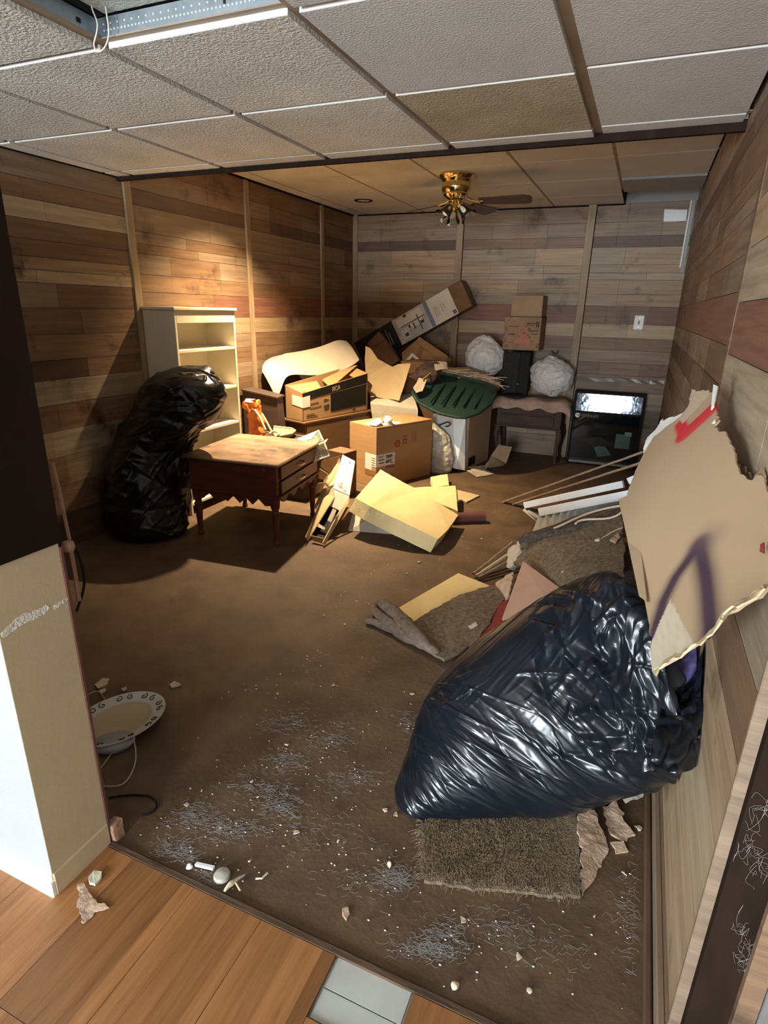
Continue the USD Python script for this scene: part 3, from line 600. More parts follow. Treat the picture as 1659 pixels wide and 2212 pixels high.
R = [((-2.58, 2.52, .012), (.17, -.03, 0), (.02, .17, 0)), ((-2.60, 2.51, .06), (.215, -.04, 0), (.04, .225, 0)), ((-2.615, 2.55, .25), (.21, -.03, 0), (.03, .25, 0)), ((-2.615, 2.58, .45), (.205, -.02, .01), (.02, .25, 0)),
     ((-2.57, 2.62, .59), (.24, -.02, .01), (.02, .22, 0)), ((-2.47, 2.67, .72), (.285, -.02, .01), (.02, .18, 0)), ((-2.41, 2.70, .86), (.255, -.01, 0), (.02, .16, 0)), ((-2.38, 2.73, .945), (.17, -.01, -.01), (.01, .11, 0)), ((-2.33, 2.78, .985), (.03, 0, 0), (0, .03, 0))]
t = thing('garbage_bag', 'tall bulging black garbage bag in front of the cream bookshelf', 'garbage bag', (-2.5, 2.55, 0))
m = bag(R, .014, 4.5, 3, 220, 300, fine=.001, squash=(.8, .8, 1.3)); m.vertices[:, 0] = np.maximum(m.vertices[:, 0], XL+.012); m.vertices[:, 2] = np.maximum(m.vertices[:, 2], .004)
fv, fnrm = np.array(m.vertices), np.array(m.vertex_normals)
m.vertices = fv+fnrm*strokes(fv, fnrm, 9, [(250, 480, 850, 960, 26, 8, 25, (.006, .014), (.06, .16), (.005, .013), .4), (250, 420, 950, 1160, 40, 20, 30, (.005, .012), (.06, .18), (.004, .011), .4), (320, 490, 800, 960, 40, 30, 50, (.004, .009), (.03, .09), (.003, .009), .4), (250, 430, 960, 1160, 20, -45, 15, (.005, .010), (.08, .2), (.004, .009), .3)])[:, None]
m.vertices[:, 0] = np.maximum(m.vertices[:, 0], XL+.012); m.vertices[:, 2] = np.maximum(m.vertices[:, 2], .004)
part(t, 'film', m, M['bag_black_far'], True)
part(t, 'gathered_neck', bag([(A(352, 812, 2.70), (.01, 0, 0), (0, .01, 0)), (A(356, 830, 2.70), (.05, 0, .02), (0, .04, 0)), (A(375, 860, 2.6), (.09, 0, .03), (0, .06, 0)), (A(400, 900, 2.6), (.08, 0, 0), (0, .05, 0))], .014, 14, 5, 50, 70), M['bag_black_far'], True)

# ---- side table
sc_, cs_ = math.sin(math.radians(5)), math.cos(math.radians(5))
UX, UY = np.array([cs_, sc_, 0]), np.array([-sc_*1.6, cs_, 0]); UY = unit(UY)
TO = np.array([-2.345, 2.585, 0]); TW, TD = .595, .64
st_ = thing('side_table', 'dusty dark red wooden side table with drawers beside the black bag', 'side table', TO+UX*TW/2+UY*TD/2)
Zv = np.array([0, 0, 1.0])
part(st_, 'tabletop', bevbox(TO-UX*.012-UY*.012+Zv*.485, UX*(TW+.024), UY*(TD+.024), Zv*.018, .005), M['table_top'], label='tabletop covered in dust with smeared marks')
part(st_, 'apron', bevbox(TO+UX*.012+UY*.012+Zv*.305, UX*(TW-.024), UY*(TD-.024), Zv*.18, .003), M['mahogany'])
part(st_, 'lower_rail', bevbox(TO+UX*.004+UY*.004+Zv*.295, UX*(TW-.008), UY*(TD-.008), Zv*.012, .003), M['mahogany'])
for z, h in ((.40, .075), (.315, .075)):
    d = part(st_, 'drawer', bevbox(TO+UX*(TW-.012)+UY*.05+Zv*z, UX*.014, UY*(TD-.1), Zv*h, .003), M['mahogany'])
    part(d, 'drawer_pull', tube([TO+UX*(TW+.002)+UY*(TD/2-.05)+Zv*(z+h/2), TO+UX*(TW+.02)+UY*(TD/2-.03)+Zv*(z+h/2-.006), TO+UX*(TW+.02)+UY*(TD/2+.03)+Zv*(z+h/2-.006), TO+UX*(TW+.002)+UY*(TD/2+.05)+Zv*(z+h/2)], .004, 6), M['brass'], True)
part(st_, 'moulding', tube([TO+UX*(TW+.004)+UY*.01+Zv*.303, TO+UX*(TW+.004)+UY*(TD-.01)+Zv*.303], .008, 6), M['mahogany'])
# scalloped skirt under the front
sk = [TO+UX*(.05+(TW-.1)*q)+Zv*(.297) for q in (0, 1)]+[TO+UX*(.05+(TW-.1)*(1-q))+Zv*(.245+.04*math.cos(q*6*math.pi)**2*(1 if .1 < q < .9 else .2)) for q in np.linspace(0, 1, 25)]
part(st_, 'skirt', slab([p+UY*.014 for p in sk], .012, (0, -1, 0)), M['mahogany'])
sk2 = [TO+UX*(TW-.014)+UY*(.05+(TD-.1)*q)+Zv*.297 for q in (0, 1)]+[TO+UX*(TW-.014)+UY*(.05+(TD-.1)*(1-q))+Zv*(.25+.035*math.cos(q*4*math.pi)**2) for q in np.linspace(0, 1, 25)]
part(st_, 'skirt', slab(sk2, .012, (1, 0, 0)), M['mahogany'])
for i in (0, 1):
    for j in (0, 1):
        c = TO+UX*(.04+i*(TW-.08))+UY*(.04+j*(TD-.08))
        part(st_, 'leg', lathe([(0, 0), (.014, 0), (.019, .012), (.013, .028), (.015, .05), (.022, .17), (.018, .185), (.026, .2), (.018, .215), (.027, .24), (.03, .30), (0, .30)], c, 18), M['mahogany'], 40)

# ---- big carton with parcel label
def carton(name, label, o, ul, ur, h, m, open_top=True, th=.006, flaps=0):
    o, ul, ur = (np.array(q, float) for q in (o, ul, ur)); w = np.array([0, 0, h]); el, er = unit(ul), unit(ur)
    t = thing(name, label, 'cardboard box', o+(ul+ur)/2)
    part(t, 'wall', bevbox(o, ul, er*th, w, .002), m); part(t, 'wall', bevbox(o+ur-er*th, ul, er*th, w, .002), m)
    part(t, 'wall', bevbox(o+er*th, ur-2*er*th, el*th, w, .002), m); part(t, 'wall', bevbox(o+ul-el*th+er*th, ur-2*er*th, el*th, w, .002), m)
    part(t, 'bottom', obox(o+er*th+el*th+[0, 0, .004], ul-2*el*th, ur-2*er*th, [0, 0, th]), m)
    if not open_top:
        for k, (f0_, f1_) in enumerate(((0, .5), (.5, 1))):
            part(t, 'flap', bevbox(o+w-[0, 0, th]+er*(np.linalg.norm(ur)*f0_+.0015), ul, er*(np.linalg.norm(ur)*(f1_-f0_)-.003), [0, 0, th], .002), m)
    return t
def on_face(t, name, O, eu, ev, n, u0_, u1_, v0, v1, m, lift=.0015, label=None):
    return part(t, name, obox(O+eu*u0_+ev*v0-n*.0005, eu*(u1_-u0_), ev*(v1-v0), n*(lift+.0005)), m, label=label)
C0 = np.array([-1.755, 4.0, 0]); eL, eR = unit([-.90, .43, 0]), unit([.40, .92, 0])
bb = carton('cardboard_box', 'large brown carton with a parcel label and white rags on top', C0, eL*.33, eR*.63, .475, M['cardboard'], open_top=False)
nL, nR = -eR, -eL
O = C0
on_face(bb, 'side_shade_seam', O, eR, Zv, nR, .02, .6, .462, .470, M['brown_tape'])  # thin brown tape strip below the top edge
part(bb, 'round_mark', place(lathe([(.018, 0), (.030, 0), (.030, .0012), (.018, .0012), (.018, 0)], n=32), O+eR*.225+Zv*.325+nR*.0005, eR, Zv, nR), M['ink_red'], label='round dark red printed mark')
part(bb, 'round_mark', place(lathe([(0, 0), (.010, 0), (.010, .0012), (0, .0012)], n=24), O+eR*.225+Zv*.325+nR*.0005, eR, Zv, nR), M['ink_red'])
for k, (du, dv, hu) in enumerate(((.28, .375, .055), (.29, .345, .04), (.285, .318, .045))): on_face(bb, 'printed_line', O, eR, Zv, nR, du, du+hu, dv-.004, dv+.004, M['ink_red'])
for du in (.288, .318): on_face(bb, 'printed_line', O, eR, Zv, nR, du, du+.008, .318, .365, M['ink_red'])
on_face(bb, 'faded_stamp', O, eR, Zv, nR, .385, .44, .315, .395, mk('stamp', (.34, .17, .10), (.40, .24, .11), scale=60, rough=.8))
lab = on_face(bb, 'parcel_label', O, eR, Zv, nR, 0.001, .20, .165, .262, M['paper_white'], label='white parcel label with black print')
on_face(bb, 'parcel_label', O, eL, Zv, nL, 0.001, .13, .165, .262, M['paper_white'], label='white parcel label folded round the corner')
on_face(bb, 'parcel_label', O, eL, Zv, nL, .05, .13, .135, .166, M['paper_white'])
for k in range(9): on_face(lab, 'bar', O, eR, Zv, nR, .105+k*.0075, .105+k*.0075+(.0045 if k % 3 else .0028), .225, .25, M['ink_black'], .003)
for k, (a, b, z) in enumerate(((.1, .18, .212), (.1, .17, .203), (.02, .085, .245), (.02, .07, .235), (.1, .135, .185), (.15, .18, .178), (.03, .085, .19), (.025, .05, .215), (.055, .085, .215), (.1, .16, .194))): on_face(lab, 'print_line', O, eR, Zv, nR, a, b, z, z+(.007 if k > 3 else .003), M['ink_dark'], .003)
for k in range(4): on_face(bb, 'print_line', O, eL, Zv, nL, .01, .05, .18+.018*k, .185+.018*k, M['ink_grey'], .003)
on_face(bb, 'purple_strip', O, eR, Zv, nR, .105, .195, .14, .164, M['ink_purple'])
on_face(bb, 'brown_patch', O, eL, Zv, nL, .005, .13, .09, .133, M['brown_tape'])
on_face(bb, 'red_patch', O, eL, Zv, nL, .31, .328, .20, .27, M['ink_red'])
t = thing('rag', 'crumpled white paper napkins lying on the large carton', 'paper', C0+[0, .1, .475])
part(t, 'fold', crumple(slab([C0+eL*.16+eR*.02+Zv*.482, C0-eR*.0+eL*.02+Zv*.485, C0+eR*.07+eL*.03+Zv*.51, C0+eL*.09+eR*.12+Zv*.52, C0+eL*.17+eR*.10+Zv*.50], .006, (0, 0, 1)), .02, 18, 2, .02), M['paper_white'], 50)
part(t, 'fold', crumple(trimesh.creation.icosphere(3, .035).apply_translation(C0+eR*.16+eL*.06+Zv*.51), .03, 22, 5), M['paper_white'], 50)
part(t, 'fold', crumple(slab([C0+eR*.1+eL*.02+Zv*.482, C0+eR*.27+eL*.01+Zv*.482, C0+eR*.24+eL*.1+Zv*.49, C0+eR*.12+eL*.14+Zv*.495], .006, (0, 0, 1)), .014, 18, 7, .02), M['paper_white'], 50)
part(t, 'orange_scrap', crumple(slab([C0+eR*.075+eL*.02+Zv*.50, C0+eR*.095+eL*.02+Zv*.50, C0+eR*.09+eL*.02+Zv*.522], .004, (0, -1, 0)), .004, 30, 2, .01), M['orange'])

# ---- dresser with the open television carton on it
dl, dr = unit([-.95, .32, 0]), unit([.25, .97, 0])
DO = np.array([-2.365, 3.96, 0]); DH = .468
dd = thing('dresser', 'plain brown wooden cabinet under the open television carton', 'cabinet', DO+dr*.4)
part(dd, 'body', bevbox(DO+dl*0+dr*.01, dl*.25, dr*.85, Zv*(DH-.018), .004), M['dresser'])
part(dd, 'top', bevbox(DO-dr*.005-dl*.01+Zv*(DH-.018), dl*.275, dr*.87, Zv*.018, .004), M['dresser'])
part(dd, 'door', bevbox(DO-dl*.006+dr*.03+Zv*.03, dl*.008, dr*.8, Zv*.40, .003), M['dresser'])
b0 = OVER(652, 903, DO); b0 = DO+Zv*(DH+.003)+dl*.012+dr*.005
b1 = b0+dr*.80; tl = OVER(645, 850, b0)+dr*.0; tr = OVER(787, 806, b1)
tl = np.array([b0[0], b0[1], tl[2]]); tr = np.array([b1[0], b1[1], tr[2]])
kk = dl*.21
b3, b2_ = b0+kk, b1+kk; t3 = np.array([*(b3[:2]), tl[2]+.045]); t2 = np.array([*(b2_[:2]), tr[2]+.05])
tv = thing('television_carton', 'open black and brown television carton on the wooden cabinet', 'cardboard box', (b0+b2_)/2*[1, 1, 0]+[0, 0, DH+.003])
def wall4(p, q, pt, qt, inw, th=.007): return hexa([p, q, q+inw*th, p+inw*th], [pt, qt, qt+inw*th, pt+inw*th])
for p, q, pt, qt, inw in ((b0, b1, tl, tr, dl), (b3, b2_, t3, t2, -dl), (b0, b3, tl, t3, dr), (b1, b2_, tr, t2, -dr)):
    m = wall4(p, q, pt, qt, inw); m.fix_normals(); part(tv, 'wall', m, M['cardboard'])
part(tv, 'bottom', obox(b0, dr*.8, kk, Zv*.006), M['cardboard'])
n_ = -dl; hl, hr = tl[2]-b0[2], tr[2]-b0[2]
def fq(u, v): return b0+dr*.8*u+Zv*((hl+(hr-hl)*u)*v)+n_*.0012
def fpatch(name, u0_, u1_, v0, v1, m, lift=.0008, label=None): part(tv, name, slab([fq(u0_, v0), fq(u1_, v0), fq(u1_, v1), fq(u0_, v1)], .001, n_).apply_translation(n_*lift), m, label=label)
fpatch('printed_band', 0.0, .985, .74, .99, M['ink_black'], label='black printed band with pale lettering')
fpatch('printed_screen', .40, .975, .16, .72, M['ink_black'], label='black printed television picture')
fpatch('printed_line', .4, .975, .735, .745, M['ink_tan'])
for k, (a, b, z0, z1) in enumerate(((.3, .34, .54, .60), (.33, .37, .56, .58), (.31, .37, .36, .40), (.3, .32, .3, .4), (.345, .375, .28, .42), (.31, .36, .26, .3), (.10, .26, .40, .42), (.1, .22, .55, .57), (.05, .2, .12, .14), (.05, .16, .2, .22), (.75, .79, .06, .11))): fpatch('printed_mark', a, b, z0, z1, M['ink_dark'])
fpatch('white_label', .0, .10, .48, .86, M['paper_white'], .0016, label='white label wrapped over the carton corner')
part(tv, 'white_label', slab([b0-dr*.002+Zv*hl*.48, b0-dr*.002+Zv*hl*.86, b0+kk*.6-dr*.002+Zv*hl*.9, b0+kk*.6-dr*.002+Zv*hl*.55], .001, -dr), M['paper_white'], label='white label wrapped over the carton corner')
e_up = unit(np.array([0, 0, 1.0])); dz = np.array([0, 0, (tr-tl)[2]/.8]); edir = unit(dr+dz)
part(tv, 'lettering', place(meshkit.text_mesh('RCA', .036, .0012, True), fq(.42, .775)+n_*.0015, edir, e_up, n_), M['ink_tan'])
part(tv, 'flap', slab([t3+Zv*-.002, t3+dr*.36+Zv*.01, t3+dr*.34-kk*.42+Zv*-.055, t3-kk*.42+Zv*-.06], .005, (0, 0, 1)), M['cardboard'])
part(tv, 'flap', slab([t3+dr*.42+Zv*.012, t2+Zv*-.004, t2-kk*.4+Zv*.01, t3+dr*.44-kk*.45+Zv*-.05], .005, (0, 0, 1)), M['cardboard'])
part(tv, 'flap', slab([tl+dr*.004, t3+dr*.004, t3+dr*.12-Zv*.05, tl+dr*.12-Zv*.035], .005, (0, 0, 1)), M['cardboard'])
part(tv, 'flap', slab([tr-dr*.004, t2-dr*.004, t2-dr*.10-Zv*.05, tr-dr*.12-Zv*.05], .005, (0, 0, 1)), M['cardboard'])
# foam sheet draped over it
NE = [A(598, 862, 4.02), A(612, 828, 4.08), A(628, 811, 4.18), A(665, 811, 4.36), A(705, 809, 4.54), A(745, 798, 4.70), A(776, 778, 4.86)]
FE = [A(558, 790, 4.08), A(570, 776, 4.16), A(590, 768, 4.30), A(635, 762, 4.50), A(690, 750, 4.70), A(722, 738, 4.84), A(748, 738, 4.98)]
CG = [[a, a*.62+b*.38+[0, 0, .012], a*.3+b*.7+[0, 0, .012], b] for a, b in zip(NE, FE)]
gm = smoothgrid(CG, 50, 26); gm[..., 0] = np.maximum(gm[..., 0], XL+.03)
fs = solo('foam_sheet', 'cream foam sheet draped over the open television carton', 'foam sheet', grid(gm, .006), M['foam_sheet'], True)

# ---- dark tilted box between the bookshelf and the cabinet
t = thing('dark_case', 'tall dark box standing between the bookshelf and the cabinet', 'box', (-2.64, 3.85, 0))
part(t, 'body', hexa([(-2.80, 3.79, 0), (-2.44, 3.78, 0), (-2.47, 3.91, 0), (-2.80, 3.93, 0)], [(-2.815, 3.80, .70), (-2.50, 3.80, .66), (-2.53, 3.93, .66), (-2.815, 3.95, .70)]), M['dark_wood'])
part(t, 'lid', hexa([(-2.82, 3.79, .701), (-2.49, 3.79, .661), (-2.52, 3.94, .661), (-2.82, 3.955, .701)], [(-2.82, 3.79, .712), (-2.49, 3.79, .672), (-2.52, 3.94, .672), (-2.82, 3.955, .712)]), M['dark_wood'])

# ---- orange bag on a crate, tan straps, tray
t = thing('crate', 'low dark crate hidden behind the side table', 'crate', (-2.52, 3.5, 0))
part(t, 'body', bevbox((-2.64, 3.46, 0), (.56, 0, 0), (0, .30, 0), (0, 0, .40), .006), M['dark_wood'])
part(t, 'rim', cat_(box(-2.645, -2.075, 3.455, 3.467, .395, .41), box(-2.645, -2.075, 3.753, 3.765, .395, .41), box(-2.645, -2.633, 3.455, 3.765, .395, .41), box(-2.087, -2.075, 3.455, 3.765, .395, .41)), M['old_wood'])
og = thing('orange_bag', 'crumpled orange plastic bag standing behind the side table', 'bag', (-2.53, 3.56, .412))
part(og, 'body', crumple(rings([((-2.53, 3.56, .412), (.05, 0, 0), (0, .04, 0)), ((-2.53, 3.56, .43), (.065, 0, 0), (0, .05, 0)), ((-2.53, 3.56, .54), (.06, 0, 0), (0, .045, 0)), ((-2.535, 3.56, .60), (.05, 0, .01), (0, .04, 0)), ((-2.55, 3.56, .65), (.06, 0, .015), (0, .035, 0)), ((-2.55, 3.56, .67), (.045, 0, .01), (0, .03, 0))], 40, 50), .016, 26, 4), M['orange'], True)
part(og, 'torn_mouth', crumple(slab([(-2.61, 3.515, .62), (-2.55, 3.505, .60), (-2.50, 3.515, .64), (-2.50, 3.52, .69), (-2.56, 3.52, .675), (-2.61, 3.52, .668)], .004, (0, -1, 0)), .014, 24, 6, .012), M['orange'], True)
part(og, 'inner_lining', crumple(slab([(-2.59, 3.513, .668), (-2.52, 3.51, .668), (-2.51, 3.53, .692), (-2.585, 3.53, .69)], .003, (0, -1, 0)), .006, 24, 6, .012), M['paper_white'])
sp = thing('strap_coil', 'tangle of tan straps beside the orange bag', 'strap', (-2.35, 3.55, .41))
for k, pp in enumerate(([(545, 882), (556, 893), (566, 912), (574, 930)], [(546, 894), (553, 908), (562, 922)], [(551, 880), (568, 898), (580, 920), (590, 936)], [(545, 900), (549, 918), (556, 936)])):
    part(sp, 'strap', tube([A(x, y, 3.52+.03*k) for x, y in pp], .009, 6, 20), M['jute'], True)
part(sp, 'strap', crumple(tube([A(582, 938, 3.47), A(594, 932, 3.49), A(602, 936, 3.47), A(598, 943, 3.46), A(588, 944, 3.46)], .009, 6, 20), .003, 40, 2), M['jute'], True)
tr_ = thing('tray', 'shallow tan tray resting behind the side table', 'tray', A(615, 932, 3.6))
part(tr_, 'dish', slab([A(591, 922, 3.72), A(630, 926, 3.78), A(637, 931, 3.74), A(630, 938, 3.64), A(600, 944, 3.55), A(588, 938, 3.58)], .02, (0, 0, 1)), M['old_wood'])
part(tr_, 'rim', tube([A(591, 921, 3.72), A(630, 925, 3.78), A(638, 930, 3.74), A(630, 937, 3.64), A(600, 943, 3.55)], .007, 6), M['cardboard_light'])

# ---- louvred white grille on the table corner
vg = thing('vent_cover', 'cream plastic louvred vent cover at the far corner of the side table', 'vent cover', A(680, 970, 3.2))
def grille(c, n_sl, horizontal):
    a, b, d_, e = c   # tl, tr, br, bl
    part(vg, 'frame', cat_(*(tube([p, q], .006, 5) for p, q in ((a, b), (b, d_), (d_, e), (e, a)))), M['wire_white'])
    for k in range(1, n_sl):
        q = k/n_sl; p0, p1 = (a+(e-a)*q, b+(d_-b)*q) if horizontal else (a+(b-a)*q, e+(d_-e)*q)
        dd_ = unit(p1-p0); s_ = unit(np.cross(dd_, unit(EYE-p0)))
        part(vg, 'louvre', obox(p0-s_*.004, p1-p0, s_*.0075, unit(EYE-p0)*.003), M['wire_white'])
    for q in (.33, .66):
        p0, p1 = (a+(b-a)*q, e+(d_-e)*q) if horizontal else (a+(e-a)*q, b+(d_-b)*q)
        part(vg, 'rib', tube([p0, p1], .003, 4), M['wire_white'])
grille((A(662, 962, 3.22), A(688, 930, 3.34), A(699, 953, 3.28), A(672, 968, 3.2)), 6, True)
grille((A(666, 967, 3.2), A(699, 952, 3.28), A(711, 985, 3.24), A(668, 1000, 3.16)), 9, True)
part(vg, 'flange', slab([A(640, 948, 3.24), A(688, 929, 3.35), A(680, 942, 3.3), A(656, 955, 3.23)], .006, (0, 0, 1)), M['wire_white'])
part(vg, 'divider', slab([A(664, 970, 3.19), A(668, 962, 3.2), A(709, 947, 3.27), A(704, 955, 3.25)], .006), M['wire_white'])

# ---- long narrow open carton leaning at the table (white printed end)
lb = thing('slim_carton', 'long slim open carton with a white printed side leaning near the table', 'cardboard box', Z(690, 1160, 0))
def at4(L): return [np.array(p) for p in L]
wtl, wtr, wbr, wbl = A(740, 982, 3.52), A(767, 996, 3.50), A(755, 1070, 3.16), A(719, 1054, 3.18)
part(lb, 'white_side', slab([wtl, wtr, wbr, wbl], .012), M['box_white'], label='white side with printed lines')
nw = unit(np.cross(wbl-wtl, wtr-wtl)); nw = nw if np.dot(nw, EYE-wtl) > 0 else -nw
def wq(u, v): return (wtl*(1-u)+wtr*u)*(1-v)+(wbl*(1-u)+wbr*u)*v+nw*.0015
for (u0_, u1_, v0, v1, mm) in ((.14, .155, .05, .8, 'ink_grey'), (.38, .41, .35, .75, 'ink_grey'), (.56, .59, .22, .72, 'ink_grey'), (.86, .875, .12, .95, 'ink_grey'), (.25, .29, .82, .93, 'red_print'), (.34, .5, .78, .81, 'red_print'), (.34, .5, .85, .93, 'red_print'), (.55, .6, .88, .92, 'red_print'), (.74, .77, .82, .95, 'red_print'), (.62, .77, .93, .96, 'red_print'), (.6, .7, .1, .15, 'ink_red')):
    part(lb, 'print_line', slab([wq(u0_, v0), wq(u1_, v0), wq(u1_, v1), wq(u0_, v1)], .001), M[mm])
g1, g2 = A(747, 1095, 3.02), A(713, 1082, 3.05)
part(lb, 'end_flap', slab([wbl+nw*-.004, wbr+nw*-.004, A(734, 1103, 3.05), A(711, 1092, 3.07)], .006), M['foam_grey'])
f_l, f_r = Z(660, 1163, .025), Z(698, 1176, .02)
part(lb, 'side_wall', slab([A(735, 1000, 3.5), wbl, A(722, 1073, 3.12), A(712, 1090, 3.05), Z(664, 1168, .004), Z(659, 1160, .05), A(676, 1120, 2.98), A(700, 1065, 3.2)], .006), M['cardboard_light'])
part(lb, 'side_wall', slab([A(755, 1072, 3.16), A(753, 1086, 3.12), A(722, 1142, 2.93), Z(702, 1177, .006), Z(698, 1172, .03), A(733, 1106, 3.03)], .006), M['cardboard_light'])
part(lb, 'back_wall', slab([A(714, 1088, 3.12), A(740, 1100, 3.1), Z(706, 1166, .01), Z(672, 1156, .01)], .006), M['black'])
part(lb, 'foot', slab([Z(671, 1157, .045), Z(698, 1163, .045), Z(697, 1174, .01), Z(676, 1168, .012)], .005), M['cardboard'])
part(lb, 'insert', slab([A(719, 1098, 3.0), A(727, 1102, 3.0), A(715, 1128, 2.93), A(707, 1124, 2.93)], .004), M['foam_grey'])
part(lb, 'insert', slab([A(688, 1130, 2.93), A(703, 1140, 2.91), A(701, 1145, 2.9), A(684, 1137, 2.91)], .004), M['foam_grey'])
part(lb, 'torn_edge', slab(torn([A(734, 988, 3.5), A(729, 996, 3.5), A(704, 1040, 3.3), A(678, 1096, 3.06), A(682, 1098, 3.06), A(708, 1052, 3.24), A(735, 1002, 3.48)], .003, .03, 3), .006), M['cardboard_grey'])
# cardboard scraps stacked behind it
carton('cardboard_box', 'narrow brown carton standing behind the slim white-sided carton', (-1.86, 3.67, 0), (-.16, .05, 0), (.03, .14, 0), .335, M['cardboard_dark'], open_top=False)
for k, (pp, lab_) in enumerate((([(694, 996), (736, 984), (722, 1010), (713, 1024), (692, 1008)], 'pointed brown cardboard scrap behind the slim carton, topmost of three'), ([(690, 1012), (708, 1024), (700, 1036), (686, 1034)], 'small brown cardboard scrap behind the slim carton, middle of three'), ([(684, 1044), (702, 1042), (694, 1062), (680, 1070)], 'small tan cardboard scrap behind the slim carton, lowest of three'))):
    solo('cardboard_scrap', lab_, 'cardboard', slab([A(x, y, 3.655-.02*k) for x, y in pp], .006), M['cardboard'] if k < 2 else M['cardboard_light'])
# ---- yellow foam slabs
fy = [(822, 1014, .285), (868, 1040, .25), (905, 1058, .2), (940, 1082, .16), (990, 1112, .085), (968, 1143, .09), (946, 1165, .085), (870, 1128, .16), (800, 1094, .215), (768, 1076, .235)]
t = thing('foam_cushion', 'long yellow foam cushion slab sloping to the floor in front of the carton', 'foam cushion', Z(880, 1130, 0))
P = [Z(*p) for p in fy]; nf = np.array([.25, -.35, .9]); nf /= np.linalg.norm(nf)
def thick(P, down, edge=.03, amp=.003):   # solid between outline P (top) and outline moved by down
    P = np.array(P); c = P.mean(0); _, _, vt = np.linalg.svd(P-c); e1, e2 = vt[0], vt[1]; uv = np.stack([(P-c)@e1, (P-c)@e2], 1)
    if not Polygon(uv).exterior.is_ccw: P = P[::-1]; uv = uv[::-1]
    tri = np.asarray(manifold3d.triangulate([np.ascontiguousarray(uv)])); k = len(P); Q = P+np.array(down); V = np.vstack([P, Q])
    F = [tuple(t) for t in tri]+[(t[2]+k, t[1]+k, t[0]+k) for t in tri]
    for i in range(k):
        j = (i+1) % k; F += [(i, i+k, j+k), (i, j+k, j)]
    m = trimesh.Trimesh(V, np.array(F), process=False)
    if m.volume < 0: m.invert()
    return crumple(m, amp, 14, 3, edge)
part(t, 'slab', thick(P, (-.035, -.02, -.082)), M['foam_yellow'], 40)
t = thing('foam_cushion', 'smaller yellow foam piece lying half under the long foam slab', 'foam cushion', Z(960, 1080, 0))
part(t, 'slab', thick([Z(893, 1053, .165), Z(984, 1049, .12), Z(989, 1104, .075), Z(930, 1080, .12)], (0, .0, -.065)), M['foam_yellow'], 40)
solo('foam_offcut', 'small cream foam offcut beside the large carton', 'foam', thick([Z(930, 1030, .07), Z(966, 1024, .07), Z(970, 1048, .05), Z(935, 1052, .05)], (0, 0, -.045)), M['foam_yellow'], 40)
solo('foam_offcut', 'flat tan triangular scrap on the floor right of the foam', 'cardboard', slab([Z(988, 1058, .02), Z(1036, 1070, .012), Z(1008, 1084, .012), Z(990, 1078, .016)], .01), M['cardboard_light'])
solo('foam_board', 'grey underside foam board propped under the yellow slab', 'foam board', slab([Z(752, 1146, .004), Z(768, 1085, .12), Z(830, 1105, .12), Z(935, 1160, .004)], .02), M['foam_grey'])
t = thing('cardboard_tube', 'short maroon roll lying on the floor right of the foam', 'roll', Z(1015, 1118, 0))
a, b = Z(972, 1119, .036), Z(1046, 1116, .036)
part(t, 'roll', tube([a, a*.5+b*.5, b], .034, 20), M['maroon'], 40); part(t, 'core', tube([b-unit(b-a)*.002, b+unit(b-a)*.003], .02, 16), M['dark_wood'])

# ---- folded card, dark carton and white foam block behind the big carton
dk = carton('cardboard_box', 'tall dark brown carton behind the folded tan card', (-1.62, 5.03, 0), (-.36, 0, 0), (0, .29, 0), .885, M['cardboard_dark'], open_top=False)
solo('folded_card', 'torn folded tan cardboard sheet leaning on the dark carton', 'cardboard', crumple(slab(torn([A(790, 748, 4.97), A(800, 752, 4.98), A(815, 775, 4.98), A(836, 786, 5.0), A(848, 792, 5.0), A(860, 787, 4.96), A(888, 785, 4.90), A(878, 815, 4.87), A(862, 866, 4.80), A(835, 862, 4.86), A(815, 858, 4.9), A(800, 846, 4.92), A(805, 832, 4.93), A(790, 815, 4.95), A(788, 790, 4.96)], .002, .05, 4), .006), .006, 9, 2, .05), M['cardboard_light'])
t = thing('foam_block', 'grey-white foam block behind the large carton', 'foam block', (-1.89, 4.87, 0))
part(t, 'block', crumple(hexa([(-2.07, 4.76, 0), (-1.68, 4.76, 0), (-1.68, 5.0, 0), (-2.09, 5.0, 0)], [A(800, 872, 4.74), A(903, 884, 4.76), A(893, 850, 5.0), A(800, 856, 5.0)]), .004, 12, 1, .05), M['foam_grey'], 40)
# ---- cartons and the long appliance box in the far corner
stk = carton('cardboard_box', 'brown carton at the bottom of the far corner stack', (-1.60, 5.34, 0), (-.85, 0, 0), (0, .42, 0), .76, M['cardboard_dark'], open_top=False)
s30 = unit([.83, .55, 0])
c2b = thing('cardboard_box', 'brown taped carton tilted under the long appliance box', 'cardboard box', A(905, 770, 5.25))
pt = [A(868, 762, 5.36), A(906, 729, 5.50), A(969, 771, 5.5), A(962, 787, 5.46), A(935, 800, 5.38), A(872, 800, 5.34)]
part(c2b, 'body', thick(pt, (.02, .04, -.02), .2, 0), M['cardboard'])
part(c2b, 'tape', slab([A(914, 736, 5.50), A(922, 740, 5.50), A(904, 782, 5.40), A(896, 777, 5.40)], .003).apply_translation((0, -.012, .006)), M['brown_tape']); part(c2b, 'edge', slab([A(906, 729, 5.49), A(969, 771, 5.49), A(962, 787, 5.45), A(900, 741, 5.46)], .004).apply_translation((0, -.012, .008)), M['cardboard'])
part(c2b, 'white_label', slab([A(876, 778, 5.33), A(890, 762, 5.35), A(906, 775, 5.33), A(900, 778, 5.32), A(891, 770, 5.33), A(882, 781, 5.32)], .003), M['paper_white'], label='white label corner')
c1b = thing('cardboard_box', 'small dark reddish carton wedged under the low end of the appliance box', 'cardboard box', A(825, 750, 5.0))
